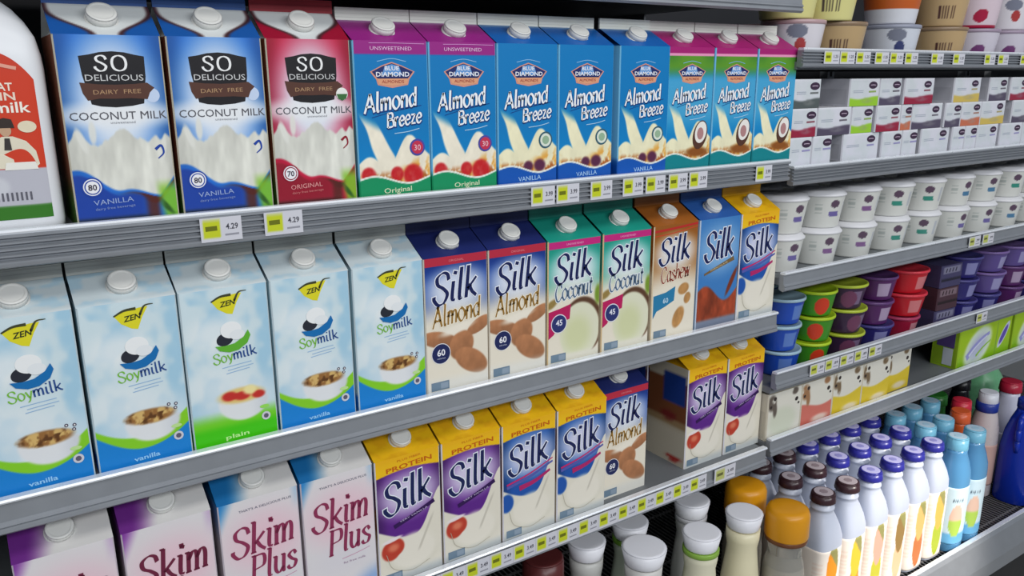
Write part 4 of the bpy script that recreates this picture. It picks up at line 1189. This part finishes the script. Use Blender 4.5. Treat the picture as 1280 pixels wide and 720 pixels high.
# blue jug with handle
j = thing('juice_jug', 'big blue plastic jug with a moulded handle at the right edge', 'jug', (1.965, -.058 - .012, ZW), .3, GO) if False else thing('juice_jug', 'big blue plastic jug with a moulded handle', 'jug', (1.905, -.072, ZW), .2, GO)
BL = P('blue_jug_plastic', (18, 52, 176), .25)
m = MB(); m.lathe([(.040, 0), (.043, .004), (.043, .10), (.042, .14), (.037, .175), (.028, .205), (.020, .225), (.018, .235)], 40, sq=.35); link('jug_body', m.mesh('jug_body', [BL]), j)
m = MB()
cv = [(-.018, .222), (-.036, .216), (-.044, .19), (-.042, .16), (-.038, .135)]
for (xa, za), (xb, zb) in zip(cv, cv[1:]):
    d = Vector((xb - xa, 0, zb - za)); M = Matrix.Translation((xa, 0, za)) @ d.to_track_quat('Z', 'Y').to_matrix().to_4x4(); m.lathe([(.0062, -.002), (.0066, d.length * .5), (.0062, d.length + .002)], 14, M=M)
link('handle', m.mesh('handle', [BL]), j)
m = MB(); m.lathe([(.0205, .234), (.0205, .254), (.0185, .256)], 44, (24, 50, 150), ripple=.04); link('cap', m.mesh('cap', [GLOSSY]), j)
# pale green jug at the back right
put_bottle(simple((120, 190, 140), (110, 180, 130), .292, .062, (126, 190, 146), (.035, .034), .033), 'large pale green jug at the back right of the well', GO, 2.070, .115, cat='jug', name='juice_jug')

# left cluster: wide white caps
GL = 'wide-capped bottles at the left of the well'


def kefir(body, ring, h=.26, r=.033, emblem=None, cr=.0325):
    m = P('plastic_%d_%d_%d' % tuple(body), body, .32)
    pr = [(r * .96, 0), (r, .004), (r, h * .35), (r * .97, h * .5), (r * .82, h * .66), (r * .76, h * .74), (r * .84, h * .80), (r * .86, h - .032)]

    def fn(th, z):
        d = (th + .6) / .3
        if emblem and d * d + ((z - h * .36) / .016) ** 2 < 1: return emblem
        if abs(d - .8) < .9 and abs(z - h * .52) < .004 and int(d * 7) % 2: return np.asarray(body) * .6
        return tuple(body)
    lab = [(r + .0004, h * .12)] + [(r + .0004 if k < 9 else r * (1 - .0035 * (k - 8) ** 1.1) + .0004, h * (.14 + .019 * k)) for k in range(18)]
    rg = ([(r * .86, h - .040), (r * .90, h - .039), (r * .90, h - .032), (r * .86, h - .031)], ring) if ring else None
    out = bottle_meshes(pr, (cr * .86, cr, h - .030, h - .002), m, (234, 234, 240), lab, fn, ripple=.015, capseg=60, ring=rg)
    return out


put_bottle(kefir((206, 204, 200), None, .259, .036, None, .037), 'white wide-capped bottle nearest the picture bottom, at the well front', GL, .740, -.025)
put_bottle(kefir((196, 206, 186), (120, 170, 60), .255, .033), 'green-ringed bottle half hidden under the lower shelf rail', GL, .778, .052)
put_bottle(kefir((190, 190, 186), None, .258, .033), 'white-capped bottle beside the dark red-capped one', GL, .676, .044)
put_bottle(kefir((206, 206, 206), (200, 200, 204), .258, .032), 'white-capped bottle under the rail, left of the amber-capped jar', GL, .915, .040)
put_bottle(kefir((226, 222, 196), (136, 176, 70), .259, .034), 'green-ringed white-capped bottle in front of the plain one', GL, .850, -.046)
put_bottle(kefir((228, 220, 186), None, .260, .034, (70, 60, 66)), 'cream bottle with a dark emblem beside the amber-capped jar', GL, .957, -.044)
rb = bottle_meshes([(.034, 0), (.036, .004), (.036, .15), (.030, .19), (.026, .205), (.026, .22)], (.034, .033, .205, .257), P('brown_bottle', (96, 60, 50), .2), (92, 40, 40), [(.0363, .03), (.0365, .034), (.0365, .12), (.0363, .124)], lambda th, z: (150, 110, 90))
put_bottle(rb, 'bottle with a dark red-brown cap at the picture bottom', GL, .588, .044)
CLR = P('clear_plastic', (226, 226, 220), .08, trans=.75)


def amber(label, x, y):
    t = thing('juice_jar', label, 'bottle', (x, y, ZW), 0, GL)
    m = MB(); m.lathe([(.034, 0), (.0365, .004), (.0365, .135), (.033, .158), (.029, .172), (.030, .190), (.033, .200)], 44); link('bottle_body', m.mesh('bottle_body', [CLR]), t)
    m = MB(); m.lathe([(.0330, .003), (.0350, .006), (.0350, .134), (.0316, .150)], 44, (216, 206, 190)); link('contents', m.mesh('contents', [PRINT]), t)
    m = MB(); m.lathe([(.0350, .1985), (.0372, .200), (.0372, .2075), (.036, .208)], 44, (110, 66, 40)); link('neck_ring', m.mesh('neck_ring', [GLOSSY]), t)
    m = MB(); m.lathe([(.0372, .2075), (.0382, .210), (.0376, .250), (.0345, .2585), (.028, .2610), (.01, .2612)], 44, (222, 152, 24)); link('cap', m.mesh('cap', [GLOSSY]), t)


amber('amber-capped clear jar at the well front beside the white bottles', 1.029, -.080)
amber('amber-capped jar under the rail behind the cream bottle', 1.034, .018)


# ------------------------------------------------------------------ price tags
def tag_mesh(W, H, price, strong=1.0):
    yel = np.array([196, 206, 40.]) * strong + (1 - strong) * np.array([176, 178, 160.])

    def fn(u, v):
        c = np.tile(np.array([208, 208, 216.]), (len(u), 1)); return over(c, yel, sm(.50, .48, u) * sm(.04, .08, u) * sm(.12, .16, v) * sm(.92, .88, v))
    a = Art(W, H, fn, 24, 10)
    a.text(price, .76, .6, H * .24, (70, 70, 80), 2, width=W * .30, bold=.02); a.strip([(.12, .55), (.40, .56)], H * .2, yel * .55, 2); a.strip([(.58, .25), (.92, .26)], H * .08, (150, 150, 160), 2)
    m = MB(); a.put(m, lambda x, y, l: (x - W / 2, -.0008 - l * .4, y))
    m.box(-W / 2, W / 2, -.00078, 0, 0, H, (206, 206, 212))
    return m.mesh('price_tag', [PRINT])


def tags(x0s, W, H, lip, dz, yy, labels, price, group, strong=1.0):
    me = tag_mesh(W, H, price, strong)
    for x0, lab in zip(x0s, labels):
        o = link('price_tag', me, None, (x0 + W / 2, yy, lip - dz - H)); tag(o, lab, 'price tag', group)


YS = -.0167
tags([.108, .174], .042, .025, 1.3005, .006, YS, ['yellow and white price tag under the middle coconut carton', 'yellow and white price tag under the red coconut carton'], '4.29', 'price tags on the top left shelf')
tags([.522, .563, .621, .679, .722, .767, .809, .957], .038, .025, 1.3005, .006, YS, ['small yellow price tag below the almond cartons, %s from the left' % ORD[k] for k in range(8)], '3.99', 'price tags on the top left shelf')
tags([.3325 + .0395 * k for k in range(14)], .0392, .026, .785, .0045, -.0171, ['yellow and white price tag, %s in the long strip on the lower left shelf' % ORD[k] for k in range(14)], '3.49', 'price tags on the lower left shelf')
tags([.905], .052, .026, .785, .0045, -.0171, ['faded price tag alone at the right end of the lower left shelf'], '3.49', 'price tags on the lower left shelf', .4)
tags([1.104, 1.146, 1.190, 1.244, 1.288, 1.334, 1.418, 1.492, 1.606, 1.658, 1.748], .040, .020, 1.4765, .005, YS, ['yellow price tag on the upper right shelf, %s from the left' % ORD[k] for k in range(11)], '1.25', 'price tags on the upper right shelf')
tags([1.644, 1.699], .045, .022, 1.1065, .0045, -.0171, ['faded price tag below the white cups, left of the pair', 'faded price tag below the white cups, right of the pair'], '.99', 'price tags below the white cups', .5)
tags([1.143, 1.187, 1.232, 1.277, 1.323], .042, .022, .9255, .0045, -.0171, ['price tag below the bright yogurt tubs, %s from the left' % ORD[k] for k in range(5)], '.89', 'price tags below the bright tubs', .7)
tags([1.722], .045, .022, .9255, .0045, -.0171, ['faded price tag alone below the navy tubs'], '.89', 'price tags below the bright tubs', .5)
